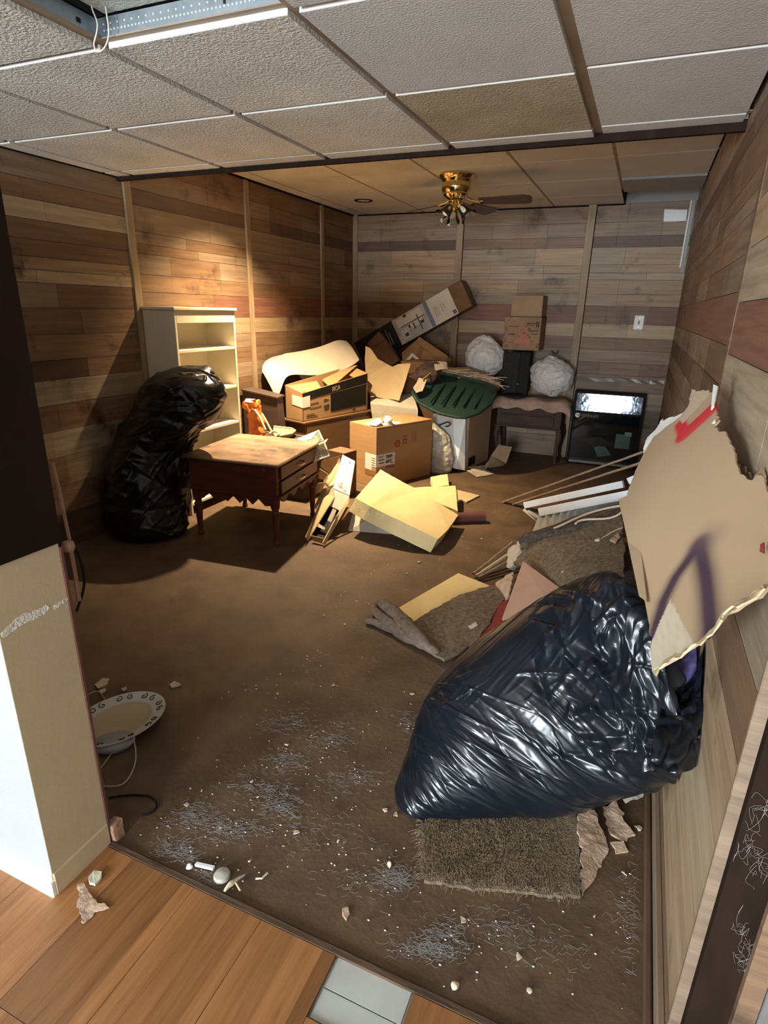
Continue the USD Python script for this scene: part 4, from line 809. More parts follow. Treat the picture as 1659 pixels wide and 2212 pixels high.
part(c1b, 'body', thick([A(793, 742, 5.40), A(818, 716, 5.42), A(836, 738, 5.39), A(862, 778, 5.36), A(846, 790, 5.36), A(815, 776, 5.38)], (0, .10, -.03), .2, 0), M['cardboard_dark'])
part(c1b, 'corner_fold', slab([A(818, 716, 5.41), A(830, 735, 5.39), A(806, 748, 5.38), A(796, 744, 5.39)], .004), M['cardboard_dark'])
ab = thing('appliance_box', 'long white printed appliance box leaning in the far corner', 'appliance box', A(880, 720, 5.3))
YA = 5.58; lo, hi = A(869, 746, YA), A(991.5, 677, YA); tlo, thi = A(844, 694, YA), A(962.5, 619, YA)
eu = unit(hi-lo); ev = unit((tlo-lo)-eu*np.dot(tlo-lo, eu)); hh = np.dot(tlo-lo, ev); LL = np.linalg.norm(hi-lo); ny = np.array([0, -1.0, 0])
part(ab, 'body', bevbox(lo-eu*.50, eu*(LL+.50+.14), ev*hh, -ny*.16, .004), M['cardboard_dark'])
def abp(name, u0_, u1_, v0, v1, m, lift=.002, label=None): return on_face(ab, name, lo, eu, ev, ny, u0_*LL, u1_*LL, v0*hh, v1*hh, m, lift, label)
abp('printed_panel', 0, 1, .01, .99, M['box_white'], label='white printed front of the box')
abp('printed_panel', -.72, 0, .0, 1.0, M['ink_black'], label='black printed end of the box')
abp('grey_panel', 0.0, .62, .02, .98, mk('print_grey', (.34, .36, .36), (.56, .58, .56), scale=9, rough=.6), .003)
abp('blue_strip', .56, .62, .02, .98, M['ink_blue'], .004)
for u, v, a, b in ((.06, .62, .22, .3), (.28, .62, .22, .3), (.06, .12, .14, .36), (.24, .36, .22, .2), (.02, .02, .05, .3)): abp('pale_block', u, u+a, v, v+b, M['box_white'], .004)
for u, v, a, b in ((.22, .42, .03, .12), (.30, .30, .02, .24), (.42, .36, .06, .1), (.12, .2, .06, .12), (.2, .86, .05, .1), (.40, .15, .015, .6), (.1, .58, .42, .025)): abp('print_mark', u, u+a, v, v+b, M['ink_dark'], .005)
for k, (u, v, b) in enumerate(((.68, .3, .34), (.71, .28, .38), (.74, .3, .3), (.80, .34, .3), (.84, .4, .2))): abp('print_line', u, u+.010, v, v+b, M['ink_grey'], .004)
abp('purple_logo', .93, .985, .06, .2, M['ink_purple'], .004)
for k, (u, b) in enumerate(((-.12, .5), (-.16, .62), (-.21, .4))): abp('print_line', u, u+.012, .18, .18+b, M['ink_grey'], .004)
t = thing('crumpled_bag', 'brown crumpled paper bag under the taped carton', 'paper bag', A(925, 800, 4.9))
part(t, 'body', crumple(rings([(A(905, 822, 4.94), (.02, 0, 0), (0, .02, 0)), (A(915, 812, 4.94), (.10, 0, 0), (0, .05, .04)), (A(925, 797, 4.95), (.10, 0, 0), (0, .05, .05)), (A(935, 784, 4.96), (.05, 0, 0), (0, .03, 0))], 30, 40), .05, 12, 3), M['dark_wood'], 40)
solo('paper_scrap', 'white paper scrap on the clutter below the taped carton', 'paper', crumple(slab([A(934, 780, 4.95), A(965, 782, 5.0), A(966, 798, 4.95), A(940, 800, 4.9)], .003), .012, 14, 3, .02), M['paper_torn'])
solo('paper_scrap', 'grey paper scrap between dark carton and green lid', 'paper', crumple(slab([A(893, 838, 4.7), A(905, 815, 4.8), A(922, 820, 4.78), A(912, 845, 4.7), A(898, 848, 4.66)], .003), .012, 14, 8, .02), M['paper_torn'])
solo('yellow_stick', 'short yellow stick poking out above the green lid', 'stick', tube([A(913, 820, 4.75), A(935, 803, 4.95)], .008, 6), mk('ochre', (.5, .33, .09), rough=.6))
t = thing('straw_heap', 'heap of dry brown straw and paper behind the green lid', 'straw', A(1000, 810, 5.2))
part(t, 'heap', crumple(rings([(A(935, 812, 5.15), (0, .05, 0), (0, 0, .04)), (A(960, 806, 5.2), (0, .10, 0), (0, .02, .06)), (A(1010, 812, 5.3), (0, .12, 0), (0, .02, .07)), (A(1060, 826, 5.3), (0, .1, 0), (0, .02, .06)), (A(1082, 835, 5.25), (0, .03, 0), (0, 0, .03))], 40, 40), .035, 12, 7), M['old_wood'], 40)
ss = []
for k in range(70):
    q = rng.uniform(0, 1); c = A(935+140*q, 803+24*q+rng.uniform(-8, 8), 5.12+.1*q); d = rng.normal(0, 1, 3)*[.10, .04, .02]; ss.append(np.array([c-d, c+d*.2+[0, 0, .01], c+d]))
curves(t, 'straw', ss, .006, M['jute'])
tw = carton('cardboard_box', 'tall tan carton standing under the green lid', (-1.268, 4.86, 0), (-.045, .0, 0), (.078, .47, 0), .54, M['cardboard_grey'], open_top=False)
wide = carton('cardboard_box', 'wide brown carton holding up the white bag on the left', (-1.20, 5.36, 0), (-.36, 0, 0), (0, .40, 0), .74, M['cardboard_dark'], open_top=False)
part(tw, 'cut_hole', slab([np.array([-1.262, 4.856, .03])+np.array([.159, .987, 0])*a+Zv*b for a, b in ((.03, 0), (.16, 0), (.16, .075), (.03, .075))], .003, (1, -.16, 0)).apply_translation((.003, 0, 0)), M['black'], label='flat black square standing in for a dark hole at the foot')  # flat black patch painted for the dark of a hole, nothing is cut
part(tw, 'front_face', obox((-1.315, 4.856, 0), (.047, 0, 0), (0, .004, 0), (0, 0, .54)), M['cardboard_grey'])
wp = solo('leaning_board', 'white board leaning on the tall carton under the green lid', 'panel', slab([A(935, 893, 4.82), A(978, 898, 4.80), A(1006, 906, 4.82), A(1004, 1016, 4.80), A(985, 1013, 4.74), A(950, 1000, 4.76), A(936, 960, 4.8)], .012), M['white_plastic'])
gl = thing('tote_lid', 'dark green ribbed plastic lid lying tilted over the cartons', 'lid', A(980, 855, 4.85))
gp = [A(891, 848, 4.72), A(905, 838, 4.82), A(917, 822, 4.95), A(932, 810, 5.06), A(960, 808, 5.12), A(1000, 816, 5.14), A(1050, 828, 5.1), A(1070, 840, 5.02), A(1071, 850, 4.95), A(1060, 872, 4.80), A(1035, 892, 4.66), A(1005, 902, 4.58), A(985, 901, 4.57), A(950, 893, 4.60), A(915, 876, 4.65), A(901, 866, 4.67)]
part(gl, 'panel', slab(gp, .012, (0, -.3, 1)), M['green'])
gc = np.mean(gp, 0); part(gl, 'rim', tube(gp+[gp[0]], .014, 8), M['green'], True)
ny_ = unit(np.cross(gp[8]-gp[0], gp[4]-gp[0])); ny_ = ny_ if ny_[2] > 0 else -ny_
for k in range(6):
    a = A(925+26*k, 884-2*k if k < 4 else 882-6*k+20, 4.66+.004*k); b = A(960+24*k, 825+4*k, 5.0)
    a, b = gc+(a-gc)*.92, gc+(b-gc)*.9
    a = a-ny_*np.dot(a-gc, ny_)+ny_*.004; b = b-ny_*np.dot(b-gc, ny_)+ny_*.004
    part(gl, 'rib', tube([a, b], .009, 6), M['green'], True)
t = thing('plastic_bag', 'pale translucent plastic bag beside the large carton', 'plastic bag', Z(955, 1022, 0))
part(t, 'film', crumple(bag([(A(948, 1024, 4.71), (.06, 0, 0), (0, .04, 0)), (A(948, 1010, 4.71), (.1, 0, 0), (0, .05, 0)), (A(950, 975, 4.71), (.115, 0, 0), (0, .055, 0)), (A(948, 945, 4.71), (.09, 0, 0), (0, .05, 0)), (A(938, 925, 4.71), (.05, 0, 0), (0, .04, 0)), (A(930, 912, 4.71), (.012, 0, 0), (0, .01, 0))], .014, 8, 4, 90, 120), .004, 26, 2), M['bag_clear'], True)
solo('green_cord', 'short green cord loop in front of the white board', 'cord', tube([A(945, 918, 4.7), A(955, 916, 4.7), A(968, 912, 4.7), A(972, 917, 4.7), A(962, 921, 4.7)], .006, 6, 20), M['green'], True)

# ---- nightstand, cloth, speaker, white bags, cartons
NX0, NX1, NY0, NY1 = -1.165, -.565, 5.40, 5.77
ns = thing('nightstand', 'dark wooden two-drawer nightstand under a pink cloth', 'nightstand', ((NX0+NX1)/2, 5.6, 0))
part(ns, 'top', bevbox((NX0-.01, NY0-.01, .545), (NX1-NX0+.02, 0, 0), (0, .38, 0), (0, 0, .02), .005), M['dark_wood'])
part(ns, 'case', bevbox((NX0+.01, NY0+.01, .33), (NX1-NX0-.02, 0, 0), (0, .35, 0), (0, 0, .215), .003), M['dark_wood'])
for z in (.445, .345):
    d = part(ns, 'drawer', bevbox((NX0+.05, NY0-.004, z), (NX1-NX0-.12, 0, 0), (0, .016, 0), (0, 0, .088), .004), M['dark_wood'])
    part(d, 'knob', lathe([(0, -.011), (.008, -.009), (.012, 0), (.008, .009), (0, .011)], ((NX0+NX1)/2-.01, NY0-.013, z+.044), 16), M['brass'], True)
part(ns, 'lower_rail', bevbox((NX0, NY0+.0, .318), (NX1-NX0, 0, 0), (0, .36, 0), (0, 0, .014), .003), M['dark_wood'])
for x in (NX0+.025, NX1-.025):
    for y in (NY0+.025, NY1-.03):
        s = 1 if x > -.9 else -1
        part(ns, 'leg', tube([(x, y, .32), (x+s*.012, y-.012, .25), (x-s*.004, y+.004, .12), (x-s*.002, y+.002, .04), (x+s*.008, y-.008, 0.006)], [.024, .026, .016, .013, .016], 10, 0), M['dark_wood'], True)
xs = np.linspace(NX0-.06, NX1+.06, 9); rows_ = []
for k, x in enumerate(xs):
    w = .012*math.sin(k*1.9); e = 1 if k in (0, 8) else 0
    rows_.append([(x, 5.76, .575+.012*math.cos(k)-.05*e), (x, 5.62, .583+w*.6-.05*e), (x, 5.48, .585+w-.05*e), (x, 5.385, .575+w*.5-.06*e), (x+.01*math.sin(k*2.3), 5.372, .548-.03*abs(math.sin(k*1.3))-.05*e), (x, 5.37, .515-.03*abs(math.sin(k*1.7+1))-.06*e)])
solo('cloth', 'faded pink cloth spread over the nightstand', 'cloth', crumple(grid(smoothgrid(rows_, 70, 40), .004), .014, 11, 3), M['cloth_pink'], True)
sk = thing('speaker_box', 'dark grey upright speaker between two white bags on the nightstand', 'speaker', (-1.02, 5.5, .60))
part(sk, 'cabinet', bevbox((-1.075, 5.42, .605), (.17, .02, 0), (-.02, .2, 0), (0, 0, .385), .006), M['black'])
part(sk, 'grille', bevbox((-1.148, 5.40, .612), (.155, .012, 0), (-.0, .03, 0), (0.008, 0, .375), .01), M['speaker'])
part(sk, 'base', lathe([(0, 0), (.12, 0), (.125, .012), (.1, .03), (0, .03)], (-1.03, 5.5, .60), 24), M['black'], 40)
part(sk, 'indicator', lathe([(0, 0), (.012, 0), (.012, .006), (0, .006)], A(1118, 830, 5.39), 12), M['galvanised'])
def white_bag(name, label, cx_, cz, rx, rz, y, seed):
    t = thing(name, label, 'plastic bag', (cx_, y, cz-rz))
    R = [((cx_+.02, y, cz-rz), (.05, 0, 0), (0, .03, 0)), ((cx_+.01, y, cz-rz*.85), (rx*.45, 0, 0), (0, rx*.4, 0)), ((cx_, y, cz-rz*.4), (rx*.92, 0, 0), (0, rx*.7, 0)), ((cx_, y, cz+rz*.1), (rx, 0, 0), (0, rx*.8, 0)), ((cx_-.01, y, cz+rz*.55), (rx*.8, 0, 0), (0, rx*.6, 0)), ((cx_-.01, y, cz+rz*.85), (rx*.45, 0, 0), (0, rx*.3, 0)), ((cx_-.01, y, cz+rz), (.04, 0, 0), (0, .02, 0))]
    part(t, 'film', crumple(bag(R, .016, 7, seed, 100, 140, fine=.006), .006, 22, seed), M['bag_white'], True)
    part(t, 'seam', tube([(cx_+.03, y-rx*.72, cz+rz*.35), (cx_+.025, y-rx*.84, cz), (cx_+.02, y-rx*.78, cz-rz*.45), (cx_+.015, y-rx*.5, cz-rz*.85)], .006, 6, 20), M['paper_white'], True)
    return t
white_bag('plastic_bag', 'full white plastic bag left of the dark speaker', -1.325, .925, .175, .185, 5.48, 3)
t = white_bag('plastic_bag', 'full white plastic bag right of the dark speaker on the nightstand', -.715, .775, .185, .17, 5.56, 6)
part(t, 'green_tie', tube([A(1192, 758, 5.44), A(1200, 764, 5.42), A(1206, 758, 5.44)], .006, 6, 12), M['green'], True)
kb = carton('cardboard_box', 'printed tan carton standing on the dark speaker', (-.85, 5.49, 1.0), (-.325, 0, 0), (0, .29, 0), .285, mk('carton_print', (.27, .17, .095), (.37, .25, .15), scale=7, rough=.85, dirt=((.15, .07, .05), 30, .55, .66)), open_top=False)
O = np.array([-1.175, 5.49, 1.0]); ex = np.array([1.0, 0, 0])
part(kb, 'round_mark', place(lathe([(.03, 0), (.045, 0), (.045, .0012), (.03, .0012), (.03, 0)], n=28), O+[.17, -.0005, .16], ex, Zv, ny), M['red_print'])
for a, b, c_, d_, mm in ((.11, .24, .055, .10, 'red_print'), (.20, .28, .225, .235, 'ink_dark'), (.20, .27, .21, .215, 'ink_dark'), (.21, .3, .165, .172, 'ink_dark'), (.05, .12, .2, .206, 'ink_dark'), (.04, .1, .13, .136, 'ink_dark'), (.05, .08, .06, .067, 'ink_dark'), (.285, .292, .20, .25, 'ink_black'), (.30, .307, .20, .25, 'ink_black'), (.24, .3, .14, .146, 'ink_dark')): on_face(kb, 'print_mark', O, ex, Zv, ny, a, b, c_, d_, M[mm])
k2 = carton('cardboard_box', 'plain brown carton on top of the printed carton', (-.86, 5.52, 1.288), (-.27, 0, 0), (0, .26, 0), .175, M['cardboard_grey'], open_top=False)

# ---- glass-fronted case in the right corner
g = thing('glass_case', 'dark glass-fronted case standing by the back wall at the right', 'glass case', (-.2, 5.68, 0))
al = math.radians(.4); gx = np.array([math.cos(al), math.sin(al), 0]); gy = np.array([-math.sin(al), math.cos(al), 0]); ti = math.radians(.6)
gz = unit(np.array([0, 0, math.cos(ti)])+gy*math.sin(ti)); gn = -np.cross(gz, gx); gn = unit(np.cross(gx, gz))
GO = np.array([-.505, 5.585, .012]); GW, GH, GDp = .60, .655, .13
bk = -gn
part(g, 'back', bevbox(GO+bk*(GDp-.01), gx*GW, bk*.01, gz*GH, .002), M['black'])
for u in (0, GW-.022): part(g, 'side_frame', bevbox(GO+gx*u, gx*.022, bk*GDp, gz*GH, .003), M['black'])
part(g, 'bottom_frame', bevbox(GO+gx*.022, gx*(GW-.044), bk*GDp, gz*.022, .003), M['grey_plastic'])
part(g, 'top_frame', bevbox(GO+gx*.022+gz*(GH-.02), gx*(GW-.044), bk*GDp, gz*.02, .003), M['black'])
part(g, 'middle_bar', bevbox(GO+gx*.022+gz*.462, gx*(GW-.044), bk*.03, gz*.016, .003), M['black'])
gz2 = unit(gz+bk*math.tan(math.radians(4.6))); bk2 = np.cross(gz2, gx)*-1; bk2 = bk2 if np.dot(bk2, bk) > 0 else -bk2
part(g, 'upper_panel', bevbox(GO+gx*.022+gz*.478+bk*.004, gx*(GW-.044), bk2*.01, gz2*(GH-.498), .001), mk('mirror_dark', (.03, .04, .05), (.11, .13, .155), scale=14, rough=.05, metal=.9, bump=.05, bscale=24, lo=.35, hi=.6), label='glossy mirror-like upper band')
part(g, 'glass', obox(GO+gx*.022+gz*.022+bk*.006, gx*(GW-.044), bk*.004, gz*.44), M['dark_pane'], label='clear glass front')
part(g, 'white_badge', place(lathe([(0, 0), (.021, 0), (.021, .001), (0, .001)], n=24), GO+gx*.05+gz*.437-bk*.001, gx, gz, gn), M['white_plastic'], label='round white badge')
part(g, 'lettering', place(meshkit.text_mesh('OFFICEJET', .020, .001), GO+gx*.082+gz*.428-bk*.001, gx, gz, gn), M['ink_grey'])
part(g, 'lettering', place(meshkit.text_mesh('hp', .020, .001, True), GO+gx*.039+gz*.43-bk*.003, gx, gz, gn), M['ink_dark'])
part(g, 'card', obox(GO+gx*.40+gz*.16+bk*.05, gx*.125, bk*.003, gz*.13), M['pale_green'], label='pale green card behind the glass')
part(g, 'card', obox(GO+gx*.47+gz*.28+bk*.03, gx*.06, bk*.003, gz*.035), M['paper_white'], label='small white card behind the glass')
part(g, 'card', obox(GO+gx*.40+gz*.16+bk*.045, gx*.06, bk*.003, gz*.03), M['paper_torn'], label='small pale card behind the glass')
part(g, 'card', slab([GO+gx*.22+gz*.16+bk*.05, GO+gx*.32+gz*.165+bk*.05, GO+gx*.385+gz*.095+bk*.03, GO+gx*.27+gz*.065+bk*.03], .003), M['pale_green'], label='fallen pale green card behind the glass')
part(g, 'dark_clutter', crumple(rings([(GO+gx*.12+gz*.18+bk*.07, bk*.02, gz*.02), (GO+gx*.22+gz*.20+bk*.07, bk*.03, gz*.05), (GO+gx*.34+gz*.19+bk*.07, bk*.03, gz*.045), (GO+gx*.39+gz*.17+bk*.07, bk*.01, gz*.01)], 30, 30), .03, 16, 2), M['dark_wood'], 40)
# ---- scraps on the floor before the nightstand
solo('cardboard_scrap', 'bent brown cardboard flap standing on the floor before the nightstand', 'cardboard', crumple(slab([Z(1050, 1012, .006), A(1062, 985, 5.0), A(1078, 961, 5.05), A(1106, 966, 5.05), A(1094, 1000, 4.95), Z(1088, 1006, .006)], .005), .006, 12, 3, .04), M['cardboard_grey'])
solo('paper_scrap', 'pale paper scrap on the floor in front of the tall carton', 'paper', crumple(slab([Z(1007, 1016, .012), Z(1040, 1010, .03), Z(1068, 1024, .008), Z(1030, 1030, .008)], .003), .004, 14, 4, .03), M['paper_torn'])
solo('cardboard_scrap', 'thin curled cardboard strip on the floor by the tall carton', 'cardboard', crumple(slab([Z(1010, 1008, .03), Z(1048, 1005, .03), Z(1058, 990, .08), Z(1062, 994, .08), Z(1050, 1014, .01), Z(1022, 1016, .01)], .004), .004, 14, 9, .03), M['cardboard_light'])

# ================================================================ right-hand heap
def stick(name, label, cat2, a, b, w, h, m, jit=.002, seed=1):
    a, b = np.array(a), np.array(b); d = b-a; e = unit(d); s = unit(np.cross(e, Zv)); v = np.cross(s, e)
    return solo(name, label, cat2, crumple(obox(a-s*w/2, d, s*w, v*h), jit, 9, seed, .05), m)
stick('trim_board', 'long brown trim board at the far side of the debris heap', 'wood strip', Z(1089, 1085, .004), A(1392, 978, 3.62), .045, .012, M['old_wood'], .003, 2)
stick('trim_board', 'long brown trim board lying just in front of the first trim board', 'wood strip', Z(1112, 1090, .006), A(1395, 999, 3.5), .05, .012, M['old_wood'], .003, 6)
wa, wb_ = Z(1131, 1092, .13), A(1345, 1046, 3.55); wc, wd_ = Z(1163, 1107, .15), A(1390, 1062, 3.40); we_, wf_ = A(1356, 1040, 3.6), A(1395, 1024, 3.6)
lv = thing('louvre_panel', 'white and grey louvred vinyl panel lying on the debris heap', 'louvre panel', Z(1200, 1120, 0))
def bar(t, a, b, w, h, m, name='frame_bar'):
    e = unit(b-a); s = unit(np.cross(e, unit(EYE-(a+b)/2))); v = np.cross(s, e); v = v if np.dot(v, EYE-a) > 0 else -v
    part(t, name, bevbox(a-s*w/2-v*h, b-a, s*w, v*h, .002), m)
bar(lv, wa, wb_, .042, .03, M['white_plastic']); bar(lv, wc, wd_, .05, .03, M['white_plastic']); bar(lv, we_, wf_, .04, .03, M['white_plastic'])
bar(lv, wa+[0, 0, -.025], Z(1165, 1128, .07), .02, .02, M['grey_plastic']); bar(lv, wa+(wc-wa)*.1+[.02, 0, -.03], wc+[0, 0, -.03], .02, .02, M['grey_plastic'])
for k in range(13):
    q = k/12.6; a = wc+(wd_-wc)*q-[0, .0, .02]; b = Z(1150+190*q, 1152-62*q, .05+.23*q)
    e = unit(b-a)
    part(lv, 'slat', slab([a+[.004, 0, 0], a+[.05, .01, 0], b+[.042, .0, .008], b+[-.004, 0, 0]], .003), M['grey_plastic'])
for k in range(3): solo('trim_board', ('short dark splintered lath at the foot of the heap', 'short pale splintered lath at the foot of the heap', 'thin grey lath at the foot of the heap, lowest of three')[k], 'wood strip', crumple(tube([Z(1022+6*k, 1240+4*k, .02), Z(1108+4*k, 1172+16*k, .10-.02*k)], .008, 5), .003, 20, k, .03), M['old_wood'] if k != 1 else M['jute'])
cp = [Z(1122, 1162, .20), Z(1165, 1148, .26), Z(1230, 1128, .32), Z(1345, 1092, .40), Z(1350, 1240, .34), Z(1300, 1245, .30), Z(1262, 1262, .26), Z(1225, 1285, .20), Z(1175, 1255, .16), Z(1128, 1222, .12), Z(1104, 1215, .10)]
cpt = thing('carpet', 'large grey-brown carpet piece draped over the debris heap', 'carpet', Z(1230, 1200, 0))
part(cpt, 'pile', crumple(slab(torn(cp, .003, .03, 5), .012), .012, 7, 3, .025), M['carpet'], 50)
part(cpt, 'loose_thread', tube([Z(1213, 1237, .23), Z(1245, 1210, .27), Z(1280, 1178, .315), Z(1318, 1152, .355), Z(1345, 1140, .375)], .004, 5, 30), M['jute'], True)
part(cpt, 'tuft', crumple(trimesh.creation.icosphere(2, .014).apply_translation(Z(1291, 1168, .33)), .012, 60, 3), M['jute'], True)
part(cpt, 'tuft', crumple(slab([Z(1318, 1165, .365), Z(1335, 1150, .375), Z(1340, 1160, .37), Z(1330, 1172, .36)], .006), .004, 60, 3, .01), M['backing'])
hp = thing('heap_core', 'dark mass of crushed carpet under the debris heap', 'carpet', Z(1230, 1230, 0))
part(hp, 'mass', crumple(rings([((-.42, 2.75, .02), (.05, 0, 0), (0, .05, .0)), ((-.3, 2.72, .04), (.05, .2, .0), (0, .02, .04)), ((-.1, 2.62, .10), (.0, .34, .0), (0, .02, .12)), ((.08, 2.6, .15), (0, .42, 0), (0, .02, .15)), ((.2, 2.6, .15), (0, .3, 0), (0, .02, .12))], 40, 50), .02, 9, 3), M['carpet_dark'], 50)
cd = [Z(1118, 1164, .22), Z(1124, 1157, .235), Z(1180, 1140, .27), Z(1240, 1117, .32), Z(1345, 1086, .40), Z(1345, 1104, .40), Z(1240, 1138, .335), Z(1165, 1152, .28)]
cdt = thing('carpet', 'narrow dark rolled carpet strip behind the large carpet piece', 'carpet', Z(1230, 1130, .2))
part(cdt, 'pile', crumple(slab(cd, .03), .012, 10, 6, .025), M['carpet_dark'], 50)
for pp in ([(1196, 1142, .30), (1235, 1124, .335), (1280, 1106, .37), (1345, 1092, .42)], [(1243, 1132, .34), (1270, 1122, .36), (1310, 1120, .38), (1345, 1104, .42)]): part(cdt, 'edge_cord', tube([Z(*p) for p in pp], .006, 6, 30), M['jute'], True)
solo('foam_offcut', 'ragged cream foam tuft at the left tip of the large carpet', 'foam', crumple(slab(torn([Z(1096, 1188, .13), Z(1122, 1166, .20), Z(1124, 1190, .17), Z(1106, 1222, .09), Z(1094, 1226, .08)], .004, .012, 3), .03), .008, 24, 4, .015), M['foam_sheet'], 50)
solo('pink_board', 'flat pinkish foam board wedged between bag and carpet', 'foam board', slab([Z(1130, 1212, .185), Z(1219, 1277, .20), Z(1180, 1300, .17), Z(1084, 1337, .085)], .012), M['pink_foam'])
solo('backing_scrap', 'ragged pinkish carpet backing beside the pink board', 'carpet backing', crumple(slab(torn([Z(1070, 1258, .09), Z(1108, 1236, .14), Z(1104, 1270, .12), Z(1093, 1300, .07), Z(1072, 1290, .05)], .004, .015, 7), .008), .008, 20, 2, .015), M['backing'])
solo('carpet_scrap', 'dark red carpet scrap beside the pink board', 'carpet', crumple(slab(torn([Z(1072, 1304, .06), Z(1098, 1296, .09), Z(1086, 1345, .07), Z(1060, 1372, .05), Z(1030, 1382, .035), Z(1050, 1352, .04)], .003, .015, 8), .01), .006, 20, 2, .02), M['carpet_red'], 50)
solo('foam_board', 'cream board with brown edge under the grey carpet flap', 'foam board', slab([Z(862, 1312, .03), Z(990, 1238, .055), Z(1066, 1268, .06), Z(1000, 1300, .05), Z(890, 1345, .03)], .02), M['foam_yellow'])
c3 = [Z(884, 1350, .045), Z(930, 1318, .062), Z(1000, 1282, .075), Z(1066, 1262, .085), Z(1094, 1290, .08), Z(1074, 1312, .065), Z(1052, 1356, .05), Z(1022, 1392, .035), Z(960, 1425, .03), Z(900, 1390, .03)]
t = thing('carpet', 'flat dusty grey carpet flap on the floor left of the front bag', 'carpet', Z(970, 1350, 0))
part(t, 'pile', crumple(slab(torn(c3, .003, .02, 4), .012), .007, 10, 5, .02), M['carpet'], 50)
part(t, 'crumb', crumple(slab([Z(1012, 1352, .052), Z(1028, 1343, .056), Z(1032, 1350, .055), Z(1018, 1358, .05)], .004), .003, 50, 2, .01), M['flake'])
fe = thing('felt_roll', 'folded grey felt strip on the floor at the left tip of the carpet flap', 'felt', Z(850, 1350, 0))
part(fe, 'strip', crumple(tube([Z(820, 1302, .045), Z(838, 1316, .042), Z(870, 1345, .04), Z(905, 1378, .035), Z(945, 1412, .025)], [.022, .034, .04, .034, .014], 12, 40), .01, 24, 3), M['felt'], True)
part(fe, 'strip', crumple(tube([Z(822, 1300, .05), Z(812, 1322, .03), Z(835, 1345, .028), Z(880, 1375, .025), Z(945, 1414, .018)], [.016, .022, .026, .022, .01], 12, 40), .01, 24, 6), M['felt'], True)
part(fe, 'strip', crumple(tube([Z(790, 1338, .02), Z(830, 1352, .02), Z(880, 1382, .02)], [.014, .018, .012], 10, 30), .008, 24, 8), M['felt'], True)

# ================================================================ foreground black bag
def ring(Ux, Uy, Lx, Ly, dep, half, lean=.0):
    U, L = D(Ux, Uy, dep), D(Lx, Ly, dep-lean); c = (U+L)/2; v = unit(c-EYE); return (c, (L-U)/2, v*half)
R = [ring(856, 1700, 866, 1766, 1.68, .02, .02), ring(872, 1640, 905, 1772, 1.74, .08, .11), ring(906, 1545, 985, 1772, 1.80, .14, .17), ring(962, 1455, 1082, 1768, 1.84, .19, .21), ring(1050, 1372, 1190, 1768, 1.84, .21, .23), ring(1150, 1303, 1290, 1745, 1.78, .21, .22), ring(1242, 1258, 1375, 1716, 1.69, .205, .20), ring(1315, 1236, 1440, 1690, 1.58, .18, .16), ring(1375, 1290, 1480, 1668, 1.46, .15, .11), ring(1412, 1400, 1496, 1640, 1.35, .10, .05), ring(1440, 1490, 1490, 1600, 1.30, .03, .02)]
m = rings(R, 400, 520, .92); v = np.array(m.vertices); n = np.array(m.vertex_normals)
w1 = unit(D(600+820, 1900, 1.5)-D(570+820, 1600, 1.5)); w1 = unit(right*.80-up*.60+fwd*.05); q = v@frame(w1).T
tt = np.repeat(np.linspace(0, 1, 400), 520); tt = np.append(tt, [0, 1]); crk = np.clip((tt-.42)/.3, 0, 1); low = 1-crk
d = .014*(meshkit.fbm(v*4.2, 2, 2)-.5)*2
toneck = lambda p: math.degrees(math.atan2(1560-p[1], 1425-p[0]))
d += strokes(v, n, 4, [(885, 1010, 1500, 1760, 60, 35, 7, (.0022, .005), (.05, .15), (.0012, .0032), .2), (960, 1260, 1470, 1760, 70, 33, 7, (.0025, .007), (.06, .22), (.0014, .0038), .2), (900, 1200, 1540, 1740, 14, 34, 6, (.012, .02), (.10, .24), (.004, .008), .1),
    (940, 1300, 1270, 1500, 46, -48, 8, (.002, .005), (.08, .28), (.0008, .002), .2), (1160, 1420, 1270, 1560, 46, toneck, 26, (.006, .014), (.05, .14), (.006, .015), .35), (1180, 1480, 1300, 1640, 60, toneck, 50, (.003, .007), (.025, .08), (.003, .007), .35),
    (1180, 1500, 1560, 1740, 30, 24, 12, (.005, .011), (.06, .18), (.003, .007), .25), (1230, 1450, 1430, 1640, 24, toneck, 15, (.007, .016), (.06, .13), (.008, .018), .4)])
v = v+n*d[:, None]; v[:, 2] = np.maximum(v[:, 2], .006+.004*meshkit.noise(v*20, 2)); v[:, 0] = np.minimum(v[:, 0], XR-.008); m.vertices = v
gb = thing('garbage_bag', 'big full black garbage bag leaning on the right wall in the foreground', 'garbage bag', (-.1, 1.4, 0))
part(gb, 'film', m, M['bag_black'], True)
CGf = [[D(1526, 1388, 1.32), D(1500, 1450, 1.33), D(1462, 1500, 1.34), D(1428, 1520, 1.33)], [D(1530, 1440, 1.28), D(1500, 1500, 1.27), D(1462, 1540, 1.26), D(1424, 1550, 1.25)], [D(1522, 1530, 1.23), D(1492, 1570, 1.21), D(1450, 1590, 1.19), D(1410, 1600, 1.18)], [D(1512, 1650, 1.19), D(1480, 1662, 1.17), D(1430, 1668, 1.15), D(1385, 1672, 1.16)]]
mf = crumple(grid(smoothgrid(CGf, 110, 100), .003), .012, 14, 5); mf.fix_normals(); fv, fnrm = np.array(mf.vertices), np.array(mf.vertex_normals); mf.vertices = fv+fnrm*strokes(fv, fnrm, 6, [(1400, 1530, 1400, 1680, 30, 120, 35, (.005, .011), (.04, .12), (.004, .010), .4)])[:, None]; mf.vertices[:, 0] = np.minimum(mf.vertices[:, 0], XR-.004)
part(gb, 'mouth_flap', mf, M['bag_black'], True, label='loose black film of the open mouth against the wall')
